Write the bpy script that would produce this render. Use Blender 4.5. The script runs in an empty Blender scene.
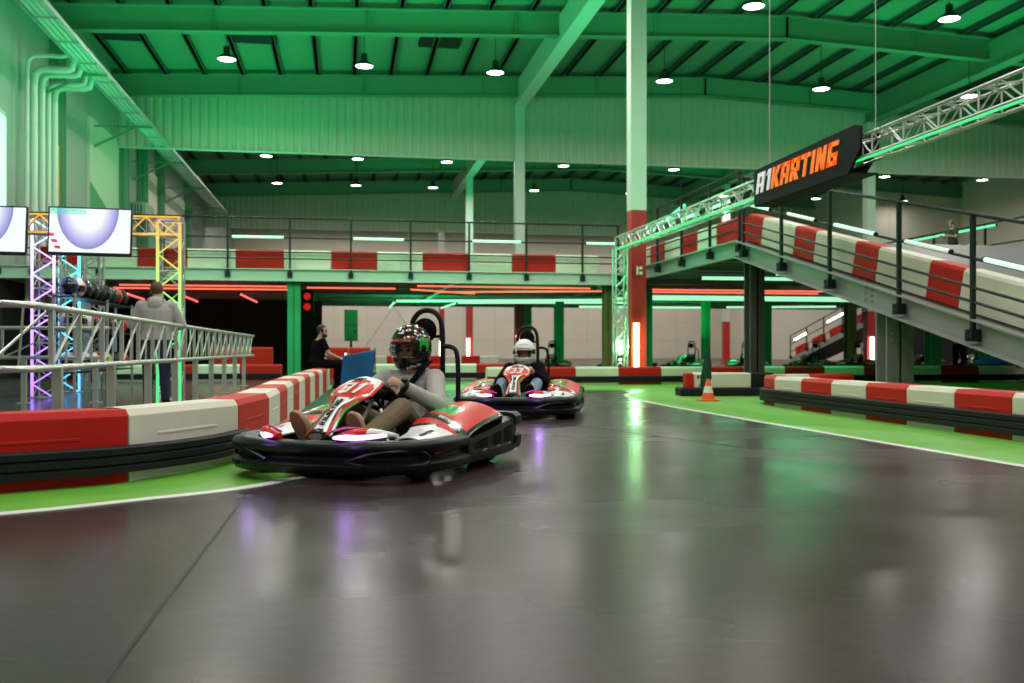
import bpy, bmesh, math, random
from mathutils import Vector, Matrix, Euler
random.seed(7)
SC = bpy.context.scene
COL = SC.collection
PI = math.pi
V = Vector

# ------------------------------------------------------------------ materials
MATS = {}
def mat(name, col, rough=0.5, metal=0.0, emit=None, estr=0.0, noise=0.0, nscale=8.0, bump=0.0, bscale=40.0, coat=0.0, spec=None):
    if name in MATS: return MATS[name]
    m = bpy.data.materials.new(name); m.use_nodes = True
    nt = m.node_tree; b = nt.nodes['Principled BSDF']
    b.inputs['Base Color'].default_value = (*col, 1)
    b.inputs['Roughness'].default_value = rough
    b.inputs['Metallic'].default_value = metal
    if coat: b.inputs['Coat Weight'].default_value = coat; b.inputs['Coat Roughness'].default_value = 0.08
    if spec is not None: b.inputs['Specular IOR Level'].default_value = spec
    if emit:
        b.inputs['Emission Color'].default_value = (*emit, 1); b.inputs['Emission Strength'].default_value = estr
    if noise or bump:
        tc = nt.nodes.new('ShaderNodeTexCoord')
    if noise:
        n = nt.nodes.new('ShaderNodeTexNoise'); n.inputs['Scale'].default_value = nscale; n.inputs['Detail'].default_value = 5
        nt.links.new(tc.outputs['Object'], n.inputs['Vector'])
        mx = nt.nodes.new('ShaderNodeMix'); mx.data_type = 'RGBA'
        mx.inputs[6].default_value = (*[c*(1-noise) for c in col], 1)
        mx.inputs[7].default_value = (*[min(1, c*(1+noise)) for c in col], 1)
        nt.links.new(n.outputs['Fac'], mx.inputs[0]); nt.links.new(mx.outputs[2], b.inputs['Base Color'])
    if bump:
        n2 = nt.nodes.new('ShaderNodeTexNoise'); n2.inputs['Scale'].default_value = bscale; n2.inputs['Detail'].default_value = 3
        nt.links.new(tc.outputs['Object'], n2.inputs['Vector'])
        bp = nt.nodes.new('ShaderNodeBump'); bp.inputs['Strength'].default_value = bump; bp.inputs['Distance'].default_value = 0.01
        nt.links.new(n2.outputs['Fac'], bp.inputs['Height']); nt.links.new(bp.outputs['Normal'], b.inputs['Normal'])
    MATS[name] = m
    return m

M_red   = mat('red_plastic', (0.55, 0.014, 0.008), 0.55, noise=0.10, nscale=3, spec=.22)
M_white = mat('white_plastic', (0.74, 0.69, 0.58), 0.5, noise=0.08, nscale=3, spec=.3)
M_rubber= mat('black_rubber', (0.010, 0.010, 0.011), 0.6, noise=0.3, nscale=9, spec=.25)
M_black = mat('black_paint', (0.008, 0.008, 0.009), 0.5, spec=.25)
M_rail  = mat('dark_rail_paint', (0.010, 0.016, 0.015), 0.5, spec=.25)
M_alu   = mat('aluminium', (0.58, 0.60, 0.57), 0.36, metal=0.75, noise=0.08, nscale=6)
M_galv  = mat('galvanised_steel', (0.42, 0.44, 0.43), 0.45, metal=0.35, noise=0.12, nscale=4)
M_steelw= mat('pale_steel_paint', (0.62, 0.63, 0.58), 0.5, noise=0.05, nscale=2)
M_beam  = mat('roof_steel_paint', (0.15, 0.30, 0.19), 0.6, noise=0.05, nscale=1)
M_colred= mat('red_steel_paint', (0.50, 0.02, 0.018), 0.5, noise=0.08, nscale=3)
M_greyst= mat('grey_steel_paint', (0.30, 0.31, 0.30), 0.45, noise=0.08, nscale=2)
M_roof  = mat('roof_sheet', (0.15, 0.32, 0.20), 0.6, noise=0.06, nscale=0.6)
M_clad  = mat('corrugated_cladding', (0.56, 0.52, 0.43), 0.5, noise=0.06, nscale=0.8)
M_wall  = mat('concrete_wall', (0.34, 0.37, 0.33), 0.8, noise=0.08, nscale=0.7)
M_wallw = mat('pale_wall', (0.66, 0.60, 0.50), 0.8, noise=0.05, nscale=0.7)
M_chev  = mat('green_light_pattern', (0.06, 0.30, 0.14), 0.7)  # green light on the left wall, put in as colour
M_joint = mat('panel_joint', (0.44, 0.40, 0.33), 0.9)
M_colk  = mat('dark_column_paint', (0.075, 0.07, 0.07), 0.5, noise=0.1, nscale=2)
M_dark  = mat('dark_underside', (0.07, 0.08, 0.07), 0.7, noise=0.1, nscale=1)
M_bwall = mat('light_block_black', (0.01, 0.01, 0.011), 0.8)
M_ramp  = mat('ramp_asphalt', (0.11, 0.095, 0.10), 0.5, noise=0.15, nscale=2)
M_lampb = mat('lamp_housing', (0.015, 0.015, 0.015), 0.4)
M_screenb = mat('screen_bezel', (0.01, 0.01, 0.011), 0.3)
M_skin  = mat('skin', (0.52, 0.30, 0.21), 0.55, noise=0.08, nscale=30)
M_hair  = mat('dark_hair', (0.02, 0.014, 0.01), 0.6, noise=0.3, nscale=60)
M_hairb = mat('brown_hair', (0.10, 0.05, 0.025), 0.6, noise=0.3, nscale=60)
M_hood  = mat('grey_fleece', (0.43, 0.415, 0.40), 0.95, spec=.15, noise=0.14, nscale=25, bump=0.25, bscale=30)
M_khaki = mat('khaki_cotton', (0.17, 0.13, 0.085), 0.95, spec=.15, noise=0.15, nscale=20, bump=0.25, bscale=30)
M_jean  = mat('light_blue_denim', (0.20, 0.27, 0.42), 0.9, noise=0.25, nscale=18)
M_djean = mat('dark_blue_denim', (0.025, 0.035, 0.07), 0.9, noise=0.2, nscale=18)
M_cloth = mat('black_cloth', (0.006, 0.006, 0.007), 0.95, noise=0.2, nscale=20, spec=.08)
M_shoe  = mat('beige_shoe', (0.52, 0.38, 0.27), 0.75, noise=0.1, nscale=10)
M_sole  = mat('brown_sole', (0.40, 0.26, 0.17), 0.8)
M_bodyk = mat('bumper_plastic', (0.006, 0.007, 0.008), 0.36, noise=0.4, nscale=6, spec=.32)
M_kred  = mat('gloss_red', (0.62, 0.014, 0.008), 0.34, coat=0.10, spec=.25)
M_kwhite= mat('gloss_white', (0.80, 0.80, 0.80), 0.3, coat=0.3)
M_kgreen= mat('gloss_green', (0.03, 0.42, 0.05), 0.25, coat=0.4)
M_kblk  = mat('gloss_black', (0.006, 0.006, 0.007), 0.2, coat=0.5)
M_kora  = mat('gloss_orange', (0.75, 0.16, 0.015), 0.3)
M_tyre  = mat('tyre_rubber', (0.014, 0.014, 0.014), 0.8)
M_orange= mat('sign_orange', (0.95, 0.20, 0.01), 0.5, emit=(1.0, 0.20, 0.01), estr=0.45)
M_signw = mat('sign_white', (0.8, 0.8, 0.8), 0.5, emit=(1, 1, 1), estr=0.25)
M_signb = mat('sign_navy', (0.004, 0.006, 0.008), 0.7, spec=.2)
M_colglit  = mat('green_lit_steel', (0.02, 0.36, 0.14), 0.45, noise=0.1, nscale=2)  # green light on these columns put into the base colour
M_cone  = mat('cone_orange', (0.85, 0.12, 0.02), 0.5)
M_blue  = mat('blue_sheet', (0.002, 0.10, 0.27), 0.7, noise=0.1, nscale=5)
M_flag  = mat('dark_green_cloth', (0.004, 0.05, 0.028), 0.8)
M_line  = mat('white_line_paint', (0.70, 0.70, 0.66), 0.5, noise=0.12, nscale=5)
M_ylw   = mat('ochre_pipe', (0.75, 0.32, 0.02), 0.5)
M_hint  = mat('helmet_lining', (0.01, 0.01, 0.01), 0.9)
M_eye   = mat('eye', (0.05, 0.035, 0.03), 0.2)
E_green = mat('led_green_white', (0.5, 0.9, 0.7), 0.4, emit=(0.42, 1.0, 0.58), estr=1.15)
E_greenw= mat('led_pale_green', (0.5, 0.9, 0.7), 0.4, emit=(0.55, 1.0, 0.74), estr=1.15)
E_red   = mat('led_red', (0.9, 0.3, 0.2), 0.4, emit=(1.0, 0.16, 0.09), estr=1.7)
E_redpk = mat('led_red_pink', (0.9, 0.3, 0.2), 0.4, emit=(1.0, 0.12, 0.12), estr=2.2)
E_warm  = mat('led_warm_white', (0.9, 0.9, 0.6), 0.4, emit=(0.85, 1.0, 0.35), estr=9.0)
E_white = mat('led_white', (0.9, 0.9, 0.9), 0.4, emit=(0.9, 1.0, 0.88), estr=6.0)
E_lamp  = mat('lamp_disc', (1, 1, 1), 0.4, emit=(1.0, 0.98, 0.93), estr=9.0)
E_purple= mat('headlight_purple', (0.8, 0.6, 1.0), 0.4, emit=(0.55, 0.30, 1.0), estr=5.0)
E_phone = mat('phone_light', (1, 1, 1), 0.4, emit=(1, 1, 1), estr=6.0)
E_sig   = mat('signal_red', (0.6, 0.02, 0.02), 0.4, emit=(1.0, 0.03, 0.02), estr=0.5)

# ------------------------------------------------------------------ mesh builder
class G:
    def __init__(s): s.bm = bmesh.new(); s.mi = 0
    def face(s, vs):
        try:
            f = s.bm.faces.new(vs); f.material_index = s.mi; return f
        except ValueError: return None
    def vs(s, pts): return [s.bm.verts.new(p) for p in pts]
    def box(s, x0, x1, y0, y1, z0, z1, M=None):
        P = [V((x, y, z)) for z in (z0, z1) for y in (y0, y1) for x in (x0, x1)]
        if M: P = [M @ p for p in P]
        v = s.vs(P)
        for q in ((0,2,3,1),(4,5,7,6),(0,1,5,4),(2,6,7,3),(0,4,6,2),(1,3,7,5)): s.face([v[i] for i in q])
    def ring(s, c, u, w, ru, rw, n):
        return s.vs([c + u*(ru*math.cos(2*PI*i/n)) + w*(rw*math.sin(2*PI*i/n)) for i in range(n)])
    def bridge(s, a, b):
        n = len(a)
        for i in range(n): s.face([a[i], a[(i+1)%n], b[(i+1)%n], b[i]])
    def loft(s, rings, cap=True, closed=False):
        R = [r if not isinstance(r[0], Vector) else s.vs(r) for r in rings]
        for a, b in zip(R, R[1:]): s.bridge(a, b)
        if closed: s.bridge(R[-1], R[0])
        elif cap: s.face(list(reversed(R[0]))); s.face(R[-1])
    def cyl(s, p0, p1, r0, r1=None, n=10, cap=True):
        p0, p1 = V(p0), V(p1); r1 = r0 if r1 is None else r1
        d = (p1-p0).normalized(); u = d.orthogonal().normalized(); w = d.cross(u)
        s.loft([s.ring(p0, u, w, r0, r0, n), s.ring(p1, u, w, r1, r1, n)], cap)
    def tube(s, pts, r, n=8, closed=False, flat=1.0, up=None):
        pts = [V(p) for p in pts]; m = len(pts); rings = []; u = None
        for i, p in enumerate(pts):
            a = pts[(i-1) % m] if (closed or i > 0) else p
            b = pts[(i+1) % m] if (closed or i < m-1) else p
            d = (b-a).normalized()
            if up is not None: u = V(up) - d*V(up).dot(d)
            elif u is None: u = d.orthogonal()
            else: u = u - d*u.dot(d)
            u.normalize(); w = d.cross(u)
            rr = r[i] if isinstance(r, (list, tuple)) else r
            rings.append(s.ring(p, u, w, rr*flat, rr, n))
        s.loft(rings, True, closed)
    def ell(s, c, r, nu=14, nv=10, M=None):
        c = V(c); r = V(r) if not isinstance(r, (int, float)) else V((r, r, r))
        f = (lambda p: c + (M @ V((p.x*r.x, p.y*r.y, p.z*r.z)))) if M else (lambda p: c + V((p.x*r.x, p.y*r.y, p.z*r.z)))
        top = s.bm.verts.new(f(V((0,0,1)))); bot = s.bm.verts.new(f(V((0,0,-1))))
        rows = []
        for j in range(1, nv):
            a = PI*j/nv
            rows.append(s.vs([f(V((math.sin(a)*math.cos(2*PI*i/nu), math.sin(a)*math.sin(2*PI*i/nu), math.cos(a)))) for i in range(nu)]))
        for i in range(nu):
            s.face([top, rows[0][i], rows[0][(i+1)%nu]]); s.face([bot, rows[-1][(i+1)%nu], rows[-1][i]])
        for a, b in zip(rows, rows[1:]): s.bridge(b, a)
    def lathe(s, prof, c=(0,0,0), n=24, cap=False):
        c = V(c); rings = [s.vs([c + V((r*math.cos(2*PI*i/n), r*math.sin(2*PI*i/n), z)) for i in range(n)]) for r, z in prof]
        s.loft(rings, cap)
    def prism(s, pts, fn, d0, d1):
        a = s.vs([fn(u, v, d0) for u, v in pts]); b = s.vs([fn(u, v, d1) for u, v in pts])
        s.face(list(reversed(a))); s.face(b)
        n = len(pts)
        for i in range(n): s.face([a[i], a[(i+1)%n], b[(i+1)%n], b[i]])
    def grid(s, fn, nu, nv, matfn=None, thick=None):
        P = [[s.bm.verts.new(fn(i/nu, j/nv)) for j in range(nv+1)] for i in range(nu+1)]
        for i in range(nu):
            for j in range(nv):
                if matfn: s.mi = matfn((i+.5)/nu, (j+.5)/nv)
                s.face([P[i][j], P[i+1][j], P[i+1][j+1], P[i][j+1]])
    def mesh(s, name, mats, smooth=False, angle=40, fix=True):
        if fix: bmesh.ops.recalc_face_normals(s.bm, faces=s.bm.faces[:])
        me = bpy.data.meshes.new(name); s.bm.to_mesh(me); s.bm.free()
        for m in (mats if isinstance(mats, (list, tuple)) else [mats]): me.materials.append(m)
        if smooth:
            me.polygons.foreach_set('use_smooth', [True]*len(me.polygons)); me.set_sharp_from_angle(angle=math.radians(angle))
        return me
    def build(s, name, mats, parent=None, smooth=False, angle=40, loc=None, bevel=0, solid=0, sub=0, fix=True):
        return link(name, s.mesh(name, mats, smooth, angle, fix), parent, loc, bevel, solid, sub)

def link(name, me, parent=None, loc=None, bevel=0, solid=0, sub=0):
    o = bpy.data.objects.new(name, me); COL.objects.link(o)
    if parent: o.parent = parent
    if loc is not None: o.location = loc
    if solid:
        m = o.modifiers.new('s', 'SOLIDIFY'); m.thickness = solid; m.offset = 0
    if bevel:
        m = o.modifiers.new('b', 'BEVEL'); m.width = bevel; m.segments = 2; m.limit_method = 'ANGLE'; m.angle_limit = math.radians(35)
    if sub:
        m = o.modifiers.new('u', 'SUBSURF'); m.levels = sub; m.render_levels = sub
    return o

def tag(o, label=None, cat=None, group=None, kind=None):
    if label: o['label'] = label
    if cat: o['category'] = cat
    if group: o['group'] = group
    if kind: o['kind'] = kind
    return o
def thing(name, label, cat, loc=(0,0,0), rz=0, group=None):
    o = bpy.data.objects.new(name, None); COL.objects.link(o); o.empty_display_size = 0.1
    o.location = loc; o.rotation_euler = (0, 0, rz)
    return tag(o, label, cat, group)
def struct(o, label=None, cat=None): return tag(o, label, cat, None, 'structure')
def kids(o): return [c for c in COL.objects if c.parent == o]
def copy_tree(o, parent=None, skip=()):
    c = o.copy(); COL.objects.link(c)
    if parent is not None: c.parent = parent
    for ch in kids(o):
        if ch.name.split('.')[0] in skip: continue
        copy_tree(ch, c, skip)
    return c
def light(kind, loc, power, col, size=0.3, rot=(0,0,0), parent=None, size_y=None, spread=None):
    l = bpy.data.lights.new(kind.lower()+'_light', kind); l.energy = power; l.color = col
    if kind == 'AREA':
        l.size = size
        if size_y: l.shape = 'RECTANGLE'; l.size_y = size_y
        else: l.shape = 'DISK'
        if spread: l.spread = spread
    else: l.shadow_soft_size = size
    o = bpy.data.objects.new(kind.lower()+'_light', l); COL.objects.link(o); o.location = loc; o.rotation_euler = rot
    if parent: o.parent = parent
    return o
ORD = ['first','second','third','fourth','fifth','sixth','seventh','eighth','ninth','tenth','eleventh','twelfth','thirteenth','fourteenth','fifteenth','sixteenth','seventeenth','eighteenth','nineteenth','twentieth']
def nth(i): return ORD[i] if i < 20 else ('twenty-' + ORD[i-20])
def catmull(pts, n):
    pts = [V(p) for p in pts]; out = []
    for i in range(len(pts)-1):
        p0 = pts[max(i-1, 0)]; p1 = pts[i]; p2 = pts[i+1]; p3 = pts[min(i+2, len(pts)-1)]
        for k in range(n):
            t = k/n
            out.append(0.5*((2*p1) + (p2-p0)*t + (2*p0-5*p1+4*p2-p3)*t*t + (3*p1-p0-3*p2+p3)*t**3))
    out.append(pts[-1]); return out
def resample(pts, step, start=0.0):
    out = []; acc = start; pts = [V(p) for p in pts]; pos = 0.0
    for a, b in zip(pts, pts[1:]):
        L = (b-a).length
        while acc <= pos + L + 1e-9:
            out.append(a.lerp(b, (acc-pos)/L if L else 0)); acc += step
        pos += L
    return out

# lettering: strokes in a unit cell, sheared
def glyphs(txt, shear=0.22, t=0.20, gap=0.16):
    W = 0.62; quads = []; x = 0.0
    def bar(x0, y0, x1, y1): return [(x0, y0), (x1, y0), (x1, y1), (x0, y1)]
    for ch in txt:
        q = []; w = W
        if ch == 'A': q = [bar(0,0,t,1), bar(w-t,0,w,1), bar(0,1-t,w,1), bar(0,.32,w,.32+t*.8)]
        elif ch == '1': w = .38; q = [bar(w-t,0,w,1), [(0,.72),(w-t,.82),(w-t,1),(w-t-.02,1)]]
        elif ch == 'K': q = [bar(0,0,t,1), [(t,.42),(w-t*1.2,1),(w+.06,1),(t+.12,.42)], [(t,.58),(t+.14,.6),(w+.06,0),(w-t*1.1,0)]]
        elif ch == 'R': q = [bar(0,0,t,1), bar(0,1-t,w,1), bar(w-t,.45,w,1), bar(0,.38,w,.38+t*.85), [(w*.3,.4),(w*.68,.4),(w+.04,0),(w-t-.04,0)]]
        elif ch == 'T': q = [bar(-.03,1-t,w+.03,1), bar(w/2-t/2,0,w/2+t/2,1)]
        elif ch == 'I': w = t; q = [bar(0,0,t,1)]
        elif ch == 'N': q = [bar(0,0,t,1), bar(w-t,0,w,1), [(0,1),(t,1),(w,0),(w-t,0)]]
        elif ch == 'G': q = [bar(0,0,t,1), bar(0,1-t,w,1), bar(0,0,w,t), bar(w-t,0,w,.52), bar(w*.45,.36,w,.52)]
        elif ch == '3': q = [bar(0,1-t,w,1), bar(w-t,0,w,1), bar(0,0,w,t), bar(w*.38,.41,w,.58)]
        elif ch == 'O': q = [bar(0,0,t,1), bar(w-t,0,w,1), bar(0,1-t,w,1), bar(0,0,w,t)]
        for p in q: quads.append((ch, [(x+a+shear*b, b) for a, b in p]))
        x += w + gap
    return quads, x - gap + shear
# ================================================================== SETTING
# floor of the hall: worn dark asphalt, semi-gloss
def floor_surface():
    m = bpy.data.materials.new('track_asphalt'); m.use_nodes = True; nt = m.node_tree; L = nt.links.new
    b = nt.nodes['Principled BSDF']; tc = nt.nodes.new('ShaderNodeTexCoord')
    mp = nt.nodes.new('ShaderNodeMapping'); mp.inputs['Scale'].default_value = (0.35, 0.9, 1); L(tc.outputs['Object'], mp.inputs['Vector'])
    n1 = nt.nodes.new('ShaderNodeTexNoise'); n1.inputs['Scale'].default_value = 0.9; n1.inputs['Detail'].default_value = 6; L(mp.outputs['Vector'], n1.inputs['Vector'])
    r1 = nt.nodes.new('ShaderNodeValToRGB'); L(n1.outputs['Fac'], r1.inputs['Fac'])
    r1.color_ramp.elements[0].position = .30; r1.color_ramp.elements[0].color = (0.036, 0.021, 0.023, 1)
    r1.color_ramp.elements[1].position = .70; r1.color_ramp.elements[1].color = (0.066, 0.040, 0.043, 1)
    n3 = nt.nodes.new('ShaderNodeTexNoise'); n3.inputs['Scale'].default_value = 60; n3.inputs['Detail'].default_value = 2; L(tc.outputs['Object'], n3.inputs['Vector'])
    mx = nt.nodes.new('ShaderNodeMix'); mx.data_type = 'RGBA'; mx.blend_type = 'MULTIPLY'; mx.inputs[0].default_value = .35
    L(r1.outputs['Color'], mx.inputs[6]); L(n3.outputs['Color'], mx.inputs[7]); L(mx.outputs[2], b.inputs['Base Color'])
    n2 = nt.nodes.new('ShaderNodeTexNoise'); n2.inputs['Scale'].default_value = 0.7; n2.inputs['Detail'].default_value = 4; L(mp.outputs['Vector'], n2.inputs['Vector'])
    mr = nt.nodes.new('ShaderNodeMapRange'); mr.inputs[1].default_value = .3; mr.inputs[2].default_value = .7; mr.inputs[3].default_value = .19; mr.inputs[4].default_value = .34; b.inputs['Specular IOR Level'].default_value = .16
    L(n2.outputs['Fac'], mr.inputs[0]); L(mr.outputs[0], b.inputs['Roughness'])
    bp = nt.nodes.new('ShaderNodeBump'); bp.inputs['Strength'].default_value = .10; bp.inputs['Distance'].default_value = .01
    nb = nt.nodes.new('ShaderNodeTexNoise'); nb.inputs['Scale'].default_value = 18; nb.inputs['Detail'].default_value = 4; L(tc.outputs['Object'], nb.inputs['Vector'])
    L(nb.outputs['Fac'], bp.inputs['Height']); L(bp.outputs['Normal'], b.inputs['Normal'])
    return m
M_floor = floor_surface()
M_gfloor_shade = mat('shaded_green_floor', (0.015, 0.11, 0.045), 0.9, noise=0.4, nscale=14, bump=.3, bscale=60)  # darker green that stands for shade on the floor
M_gfloor = mat('green_floor_paint', (0.13, 0.40, 0.035), 0.45, noise=0.22, nscale=2.5, bump=0.1, bscale=6)
M_tile = mat('lobby_floor', (0.09, 0.085, 0.085), 0.16, noise=0.15, nscale=1.5)

XW0, XW1, XR = -9.33, 41.3, 16.0
YB = 84.0
def zroof(x): return 11.1 + 0.0435*((x-XW0) if x < XR else (XR-XW0)-(x-XR))   # underside of the girders
g = G(); g.box(XW0-.3, XW1+.3, -6, YB+.3, -.2, 0); struct(g.build('floor', M_floor))
# painted green run-off strips and white edge lines (paint lies on the floor)
def paint(name, poly, z0, z1, m, kind_label):
    gg = G(); gg.prism(poly, lambda u, v, d: V((u, v, d)), z0, z1); return struct(gg.build(name, m), kind_label, 'floor marking')
bl_front = catmull([(-4.6,4.45,0),(-3.2,4.98,0),(-1.88,5.72,0),(-1.30,6.08,0),(-.87,6.75,0),(-.65,7.8,0),(-.60,9,0),(-.57,12,0),(-.46,15.5,0),(-.30,19.6,0)], 12)
ll = catmull([(-4.6,3.75,0),(-3.2,4.28,0),(-1.66,5.0,0),(-1.13,5.32,0),(-.554,5.74,0),(-.15,6.5,0),(.02,8,0),(.06,10,0),(.12,16,0),(.3,21,0)], 12)
paint('floor_paint', [(p.x-.12, p.y+.1) for p in bl_front] + [(p.x, p.y) for p in reversed(ll)], .001, .003, M_gfloor, 'green painted strip beside the left barrier')
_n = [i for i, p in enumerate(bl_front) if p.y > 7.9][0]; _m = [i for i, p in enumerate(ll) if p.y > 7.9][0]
paint('floor_shade', [(p.x-.12, p.y+.1) for p in bl_front[_n:]] + [(p.x-.05, p.y) for p in reversed(ll[_m:])], .0035, .008, M_gfloor_shade, 'green floor along the far left barrier, darkened for shade')  # shade beside the far barrier, laid on as a darker sheet
def line_strip(name, pts, w, z0, z1, m):
    a = []; b = []
    for i, p in enumerate(pts):
        d = (pts[min(i+1, len(pts)-1)] - pts[max(i-1, 0)]).normalized(); n = V((-d.y, d.x, 0))
        a.append((p.x+n.x*w/2, p.y+n.y*w/2)); b.append((p.x-n.x*w/2, p.y-n.y*w/2))
    gg = G(); gg.mi = 0
    va0 = gg.vs([V((x, y, z1)) for x, y in a]); vb0 = gg.vs([V((x, y, z1)) for x, y in b])
    va1 = gg.vs([V((x, y, z0)) for x, y in a]); vb1 = gg.vs([V((x, y, z0)) for x, y in b])
    for i in range(len(pts)-1):
        gg.face([va0[i], vb0[i], vb0[i+1], va0[i+1]]); gg.face([va0[i], va0[i+1], va1[i+1], va1[i]]); gg.face([vb0[i], vb1[i], vb1[i+1], vb0[i+1]])
    return struct(gg.build(name, m), 'white edge line of the track', 'floor marking')
line_strip('floor_line', ll, .09, .001, .006, M_line)
rl = catmull([(4.60,2.5,0),(4.58,5,0),(4.53,8,0),(4.50,11,0),(4.52,13.8,0),(4.85,16.2,0),(5.6,17.6,0)], 10)
line_strip('floor_line', rl, .09, .001, .006, M_line)
paint('floor_paint', [(p.x, p.y) for p in rl] + [(8.0,17.9),(16,17.9),(16,2.5)], .001, .003, M_gfloor, 'green painted run-off beside the right barrier')
paint('floor_paint', [(-.5,18.6),(5.6,18.2),(5.6,17.75),(16,18.0),(16,21.6),(-.5,21.6)], .0012, .0032, M_gfloor, 'green painted floor before the far barrier')
# expansion joint cut in the asphalt
line_strip('floor_joint', [V((-.57,2.0,0)), V((-.565,3.0,0)), V((-.55,4.2,0)), V((-.54,5.45,0))], .012, .001, .0025, M_black)['label'] = 'dark joint line cut across the asphalt'
line_strip('floor_joint', [V((1.6,12.5,0)), V((2.6,9.2,0)), V((3.2,7.4,0))], .012, .001, .0025, M_black)['label'] = 'dark joint line far along the asphalt'
# lobby floor behind the left barrier
lb = [(p.x-.28, p.y+.05) for p in bl_front]
paint('floor_lobby', [(-9.3,7.0),(-4.6,7.0)] + [q for q in lb if q[1] > 6.9] + [(-.3,21.6),(-.3,27.5),(-9.3,27.5)], .001, .004, M_tile, 'shiny dark lobby floor behind the left barrier')

# roof
g = G(); zt = .85
for x0, x1 in ((XW0-.3, XR), (XR, XW1+.3)):
    M_ = lambda x, d: V((x, 0, zroof(x)+zt+.22+d))
    P = [V((x0,-6,zroof(x0)+zt+.22)), V((x1,-6,zroof(x1)+zt+.22)), V((x1,YB,zroof(x1)+zt+.22)), V((x0,YB,zroof(x0)+zt+.22))]
    a = g.vs(P); b = g.vs([p+V((0,0,.2)) for p in P])
    g.face(a); g.face(list(reversed(b)))
    for i in range(4): g.face([a[i], a[(i+1)%4], b[(i+1)%4], b[i]])
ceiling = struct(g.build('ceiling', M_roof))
x = XW0+.6
while x < XW1:
    g = G(); z = zroof(x)+zt
    g.box(x-.06, x+.06, -6, YB, z, z+.22); g.box(x-.11, x+.11, -6, YB, z, z+.02)
    o = g.build('purlin', M_dark, ceiling)
    x += 1.52
for hx, hy in ((-3.3,36.2),(3.6,36.5),(-8,36)):
    g = G(); z = zroof(hx)+zt+.05
    g.box(hx-.8, hx+.8, hy-.9, hy+.9, z, z+.15); g.box(hx-.65, hx+.65, hy-.75, hy+.75, z-.05, z+.05)
    g.build('roof_hatch', M_bwall, ceiling, bevel=.01)
# transverse roof girders (I section with stiffeners)
def girder(y):
    gg = G()
    for x0, x1 in ((XW0, XR), (XR, XW1)):
        def sec(hy, z0, z1):
            P0 = [V((x0, y-hy, zroof(x0)+z0)), V((x0, y+hy, zroof(x0)+z0)), V((x0, y+hy, zroof(x0)+z1)), V((x0, y-hy, zroof(x0)+z1))]
            P1 = [V((x1, y-hy, zroof(x1)+z0)), V((x1, y+hy, zroof(x1)+z0)), V((x1, y+hy, zroof(x1)+z1)), V((x1, y-hy, zroof(x1)+z1))]
            gg.loft([P0, P1])
        sec(.02, 0, zt); sec(.17, 0, .035); sec(.17, zt-.035, zt)
        n = max(1, round((x1-x0)/5.1))
        for k in range(n+1):
            xs = x0 + (x1-x0)*k/n; gg.box(xs-.012, xs+.012, y-.16, y+.16, zroof(xs)+.03, zroof(xs)+zt-.03)
    return gg
for i, y in enumerate((24.45, 33.1, 41.2, 50.45, 59.1, 67.2, 75.8)):
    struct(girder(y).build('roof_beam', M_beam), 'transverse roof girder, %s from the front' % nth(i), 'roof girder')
# longitudinal box girders over the column lines
for X_, side in ((7.6, 'middle'), (24.4, 'right')):
    g = G(); z = zroof(X_)-.35; g.box(X_-.16, X_+.16, -4, YB, z+.04, z+1.1); g.box(X_-.26, X_+.26, -4, YB, z, z+.04)
    struct(g.build('roof_beam', M_steelw if side == 'middle' else M_beam), 'long roof girder over the %s column row' % side, 'roof girder')
# columns of the hall
def hcol(x, y, z0, z1, w, d, t=.025, gg=None):
    gg = gg or G()
    gg.box(x-w/2, x+w/2, y-d/2, y-d/2+t, z0, z1); gg.box(x-w/2, x+w/2, y+d/2-t, y+d/2, z0, z1); gg.box(x-t/2, x+t/2, y-d/2, y+d/2, z0, z1)
    return gg
names = {(7.6,24.45):'tall pale column with red lower half and glowing tube behind far barrier', (7.6,41.8):'tall pale column under the cladding wall, left of the red-based one',
         (7.6,59.1):'pale column with red base and white tube seen under the deck', (7.6,76.4):'farthest pale column with red base under the deck',
         (24.4,41.8):'pale column right of the lettered sign', (24.4,24.45):'pale column at the right of the elevated platform', (24.4,59.1):'far pale column behind the right platform'}
for (x, y), lab in names.items():
    c = thing('steel_column', lab, 'column', (x, y, 0)); c['kind'] = 'structure'
    zr = 4.46 if x < 10 else 2.6
    gg = G(); gg.box(-.21,.21,-.21,.21, zr, zroof(x)-.35); gg.box(-.225,-.205,-.225,-.205, zr, zroof(x)-.35); gg.build('column_shaft', M_steelw, c, bevel=.015)
    gg = G(); gg.box(-.20,.20,-.20,.20, .03, zr); gg.box(-.3, .3, -.3, .3, 0, .03); gg.build('column_base', M_colred, c)
    if (x, y) == (7.6, 24.45):
        gg = G(); gg.box(-.12, .12, -.24, -.225, 2.72, 3.02); gg.build('fire_sign', mat('sign_red', (.6,.03,.02), .4), c)
        gg = G(); gg.mi = 0
        gg.box(-.08, -.03, -.246, -.24, 2.76, 2.98); gg.box(.0, .08, -.246, -.24, 2.9, 2.97); gg.box(.0, .08, -.246, -.24, 2.77, 2.84)
        gg.build('pictogram', M_kwhite, c)
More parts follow.
